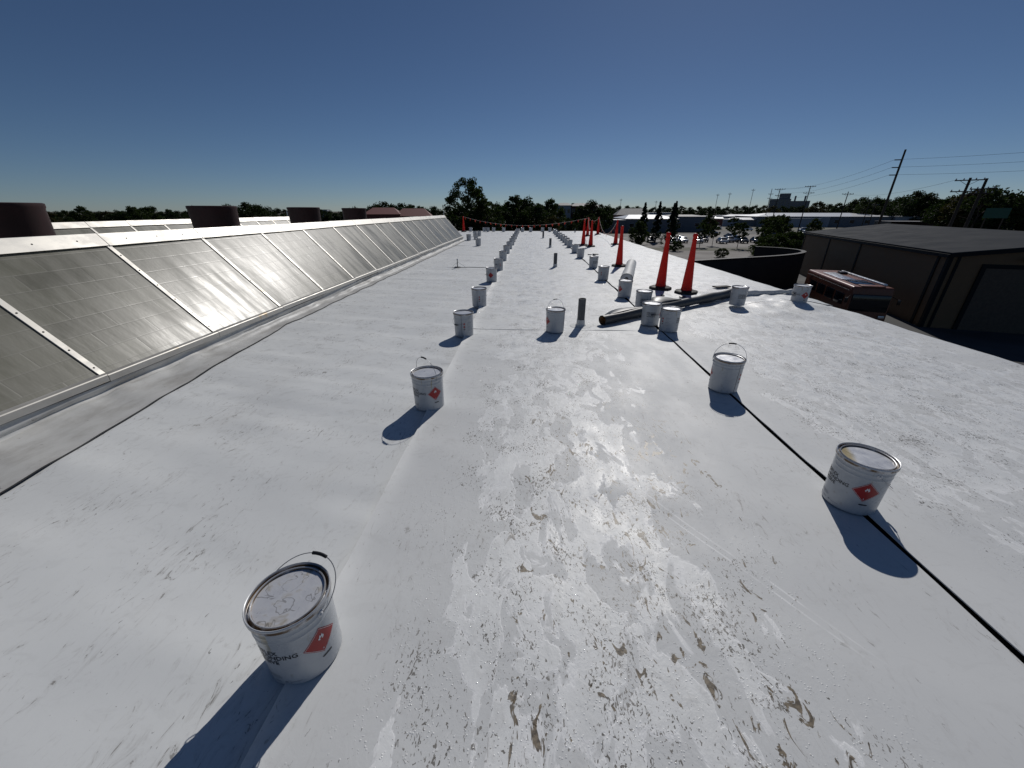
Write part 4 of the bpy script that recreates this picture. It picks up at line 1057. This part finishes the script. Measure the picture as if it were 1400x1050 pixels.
def trunk_mesh(seed, h, w, r, cone_=False):
    rr = random.Random(seed); mb = MB(); top = h * (.95 if cone_ else .72)
    pts = [Vector((rr.uniform(-.02, .02) * h * k / 5, rr.uniform(-.02, .02) * h * k / 5, top * k / 5)) for k in range(6)]
    mb.tube(pts, [r * (1 - .16 * k) for k in range(6)], 8)
    if not cone_:
        for k in range(7):
            p = pts[2 + k % 3]; a = rr.uniform(0, 6.28); ln = w * rr.uniform(.28, .45)
            e = p + Vector((math.cos(a) * ln, math.sin(a) * ln, h * rr.uniform(.12, .25))); mid = p.lerp(e, .5) + Vector((0, 0, .04 * h))
            mb.tube([p, mid, e], [r * .42, r * .28, r * .1], 6)
    return mb.mesh('trunk', 'bark', 60)
T = {}
def proto(key, seed, h, w, clumps, leaves, leaf, mat, z0=.28, cone_=False, r=.2):
    T[key] = (crown_mesh(seed, h, w, clumps, leaves, leaf, mat, z0, cone_), trunk_mesh(seed, h, w, r, cone_), h)
proto('tall', 1, 14, 8.6, 120, 62, .24, 'leaf_mid', .22, r=.32)
proto('roundA', 2, 10, 9.0, 95, 65, .27, 'leaf_dark', .12); proto('roundB', 3, 10, 7.4, 85, 65, .26, 'leaf_mid', .14)
proto('roundC', 4, 10, 11.0, 110, 60, .30, 'leaf_dark', .08); proto('thin', 5, 10, 5.2, 44, 46, .23, 'leaf_mid', .25); proto('brown', 6, 10, 7.6, 70, 60, .26, 'leaf_brown', .15)
proto('fir', 7, 10, 4.6, 110, 46, .20, 'leaf_fir', .1, True); proto('young', 8, 5, 2.8, 40, 46, .15, 'leaf_mid', .34, r=.07); proto('bush', 9, 3, 4.2, 60, 55, .15, 'leaf_mid', .0, r=.06)
def tree(key, x, y, h, label, cat='tree', group=None, rz=None, wide=1.0, name=None, z=GZ):
    c, tk, h0 = T[key]; s = h / h0
    t = thing(name or {'fir': 'evergreen_tree', 'young': 'young_tree', 'bush': 'bush'}.get(key, 'tree'), label, cat, (x, y, z), rz if rz is not None else random.Random(x * 13 + y).uniform(0, 6.28), group)
    t.scale = (s * wide, s * wide, s); obj('crown', c, t); obj('trunk', tk, t); return t
tree('tall', -13.2, 89, 13.9, 'tallest airy tree rising above the treeline past the long skylight', rz=1.2)
tree('thin', -9.0, 88, 10.2, 'thin sparse tree leaning out right of the tallest tree', rz=.4, wide=1.25)
tree('roundA', -15.5, 93, 8.8, 'dark rounded tree at the foot of the tallest tree, left side')
tree('roundC', -10.5, 95, 8.6, 'broad dark tree in front of the tallest tree, right side')
tree('roundB', -4.0, 108, 11.0, 'double-topped dark tree in the middle of the far treeline'); tree('roundA', -.2, 112, 10.8, 'rounded dark tree next to the double-topped one')
tree('roundA', -7.4, 104, 9.2, 'low dark round tree left of the double-topped one'); tree('roundC', 2.8, 120, 8.2, 'low wide dark tree right of the double-topped one')
tree('roundB', 6.5, 126, 10.6, 'round-headed tree just left of the apartment building'); tree('brown', 5.6, 104, 6.6, 'yellowish-green small tree in front of the apartment building', 'tree')
tree('roundC', 12.0, 132, 5.4, 'dark tree hiding the foot of the apartment building'); tree('roundA', 20.5, 146, 10.9, 'dark spreading tree over the right end of the apartment wing')
tree('roundC', 18.5, 128, 6.6, 'dark tree before the darker apartment wing'); tree('thin', 27.0, 150, 9.6, 'wispy tree right of the apartment wing'); tree('roundA', 23.5, 140, 8.6, 'dense dark tree between apartment wing and shed')
tree('roundC', 29.8, 190, 9.0, 'dark tree behind the small white-roofed shed'); tree('fir', 27.5, 102, 9.4, 'dark evergreen by the end of the white-roofed warehouse'); tree('fir', 33.0, 98, 9.2, 'dark evergreen in front of the grey warehouse')
tree('fir', 34.0, 112, 9.8, 'dark evergreen between the black and white parked cars'); tree('fir', 43.6, 128, 10.2, 'dense dark evergreen behind the row of parked cars'); tree('roundB', 24.2, 92, 5.6, 'yellow-green small tree by the near edge of the parking lot')
for x, y, h in ((39.4, 96, 5.2), (46.5, 93, 5.6), (49.0, 88, 4.8), (53.0, 92, 6.4), (55.5, 100, 6.2), (61, 108, 6.8), (66, 112, 7.0), (57.5, 120, 6.2), (44.0, 100, 4.6)):
    tree('young', x, y, h, 'young slim tree planted in the parking lot islands', group='young trees in the lot')
for x, y, h in ((43.0, 76, 3.4), (45.5, 78, 3.8), (47.5, 75, 3.0), (41.2, 73, 2.6), (30.5, 86, 2.0), (49.5, 79, 4.2), (34.5, 74, 1.6), (52.0, 82, 3.4)):
    tree('bush', x, y, h, 'leafy bush just beyond the curved screen wall', 'bush', 'bushes beyond the screen wall')
for x, y, h in ((74, 124, 5.6), (80, 138, 6.2), (88, 132, 5.4), (60, 142, 6.4)): tree('roundB', x, y, h, 'dark tree among the poles beyond the parking lot', group='trees among the poles')
rnd = random.Random(21)
def az_tree(px, D, top_px, key, label, group):
    # direction by bearing; height from the apparent rise over the horizon
    ca = math.atan2(px - 724, 577.0); x, y = D * math.sin(ca), D * math.cos(ca)
    top = EYE + (288 - top_px) / 577.0 * D * math.cos(ca) * .98
    tree(key, x, y, max(3.0, top - GZ), label, group=group, wide=1.15)
keys = ['roundA', 'roundB', 'roundC', 'roundA', 'roundC', 'brown']
for px in range(-320, 600, 13):           # left skyline wood
    D = rnd.uniform(230, 330) * (1 if px > 0 else 1.3); tp = 288 - 4 * rnd.random() ** 1.5 + 2.0 - (5 if rnd.random() < .12 else 0)
    az_tree(px, D, tp, rnd.choice(keys), 'dark tree in the low skyline wood behind the skylights', 'left skyline trees')
for px, tp, D in ((330, 279, 170), (346, 282, 180), (297, 280, 175), (510, 281, 160), (523, 278, 165), (548, 280, 165), (562, 281, 170), (590, 284, 150), (574, 283, 160), (480, 284, 170), (160, 283, 190), (180, 284, 200)):
    az_tree(px, D, tp, rnd.choice(['roundA', 'roundB', 'roundC']), 'taller dark tree standing out of the low skyline wood', 'taller left skyline trees')
for px in range(640, 1100, 12):
    D = rnd.uniform(330, 460); az_tree(px, D, 282 - 3 * rnd.random() + (2 if px > 830 else 0), rnd.choice(keys), 'dark tree in the far skyline behind the warehouses and lot', 'central skyline trees')
for px in range(1105, 1760, 14):
    D = rnd.uniform(300, 380); az_tree(px, D, 279 - 7 * rnd.random() + (3 if px < 1160 else 0), rnd.choice(keys), 'dark tree in the wood behind the long warehouses', 'right skyline trees')
for px, tp, D in ((1180, 272, 300), (1165, 274, 290), (1230, 266, 290), (1243, 268, 290), (1300, 262, 190), (1312, 259, 180), (1325, 264, 190), (1290, 268, 200), (1370, 265, 200), (1385, 268, 200), (1398, 264, 200), (1345, 268, 220)):
    az_tree(px, D, tp, rnd.choice(['roundA', 'roundC', 'brown', 'thin']), 'tall dark tree crowding behind the crossarm poles', 'tall right-hand trees')

# ---------------------------------------------------------------- clutter of sheds beyond the lot
rnd = random.Random(77)
for k in range(16):
    px = rnd.uniform(950, 1130); D = rnd.uniform(230, 330); ca = math.atan2(px - 724, 577.0)
    o = block('far_shed', 'small low shed in the clutter of roofs beyond the parking lot', D * math.sin(ca), D * math.cos(ca), rnd.uniform(8, 18), 10, rnd.uniform(3.0, 5.2), rnd.uniform(-.4, .1), rnd.choice(['wall_grey', 'wall_pale', 'brick_red']), rnd.choice(['roof_white', 'roof_grey', 'roof_white']), roofkind=rnd.choice(['flat', 'hip']), rise=1.0)
    o['group'] = 'sheds beyond the lot'
for k in range(14):
    px = rnd.uniform(955, 1120); D = rnd.uniform(135, 210); ca = math.atan2(px - 724, 577.0); c = rnd.choice(['white', 'silver', 'black', 'white', 'red', 'blue'])
    car(c, D * math.sin(ca), D * math.cos(ca), R(90) * rnd.choice([0, 1]) + rnd.uniform(-.2, .2), c + ' car standing beyond the lot among the thin poles', 'cars beyond the lot')
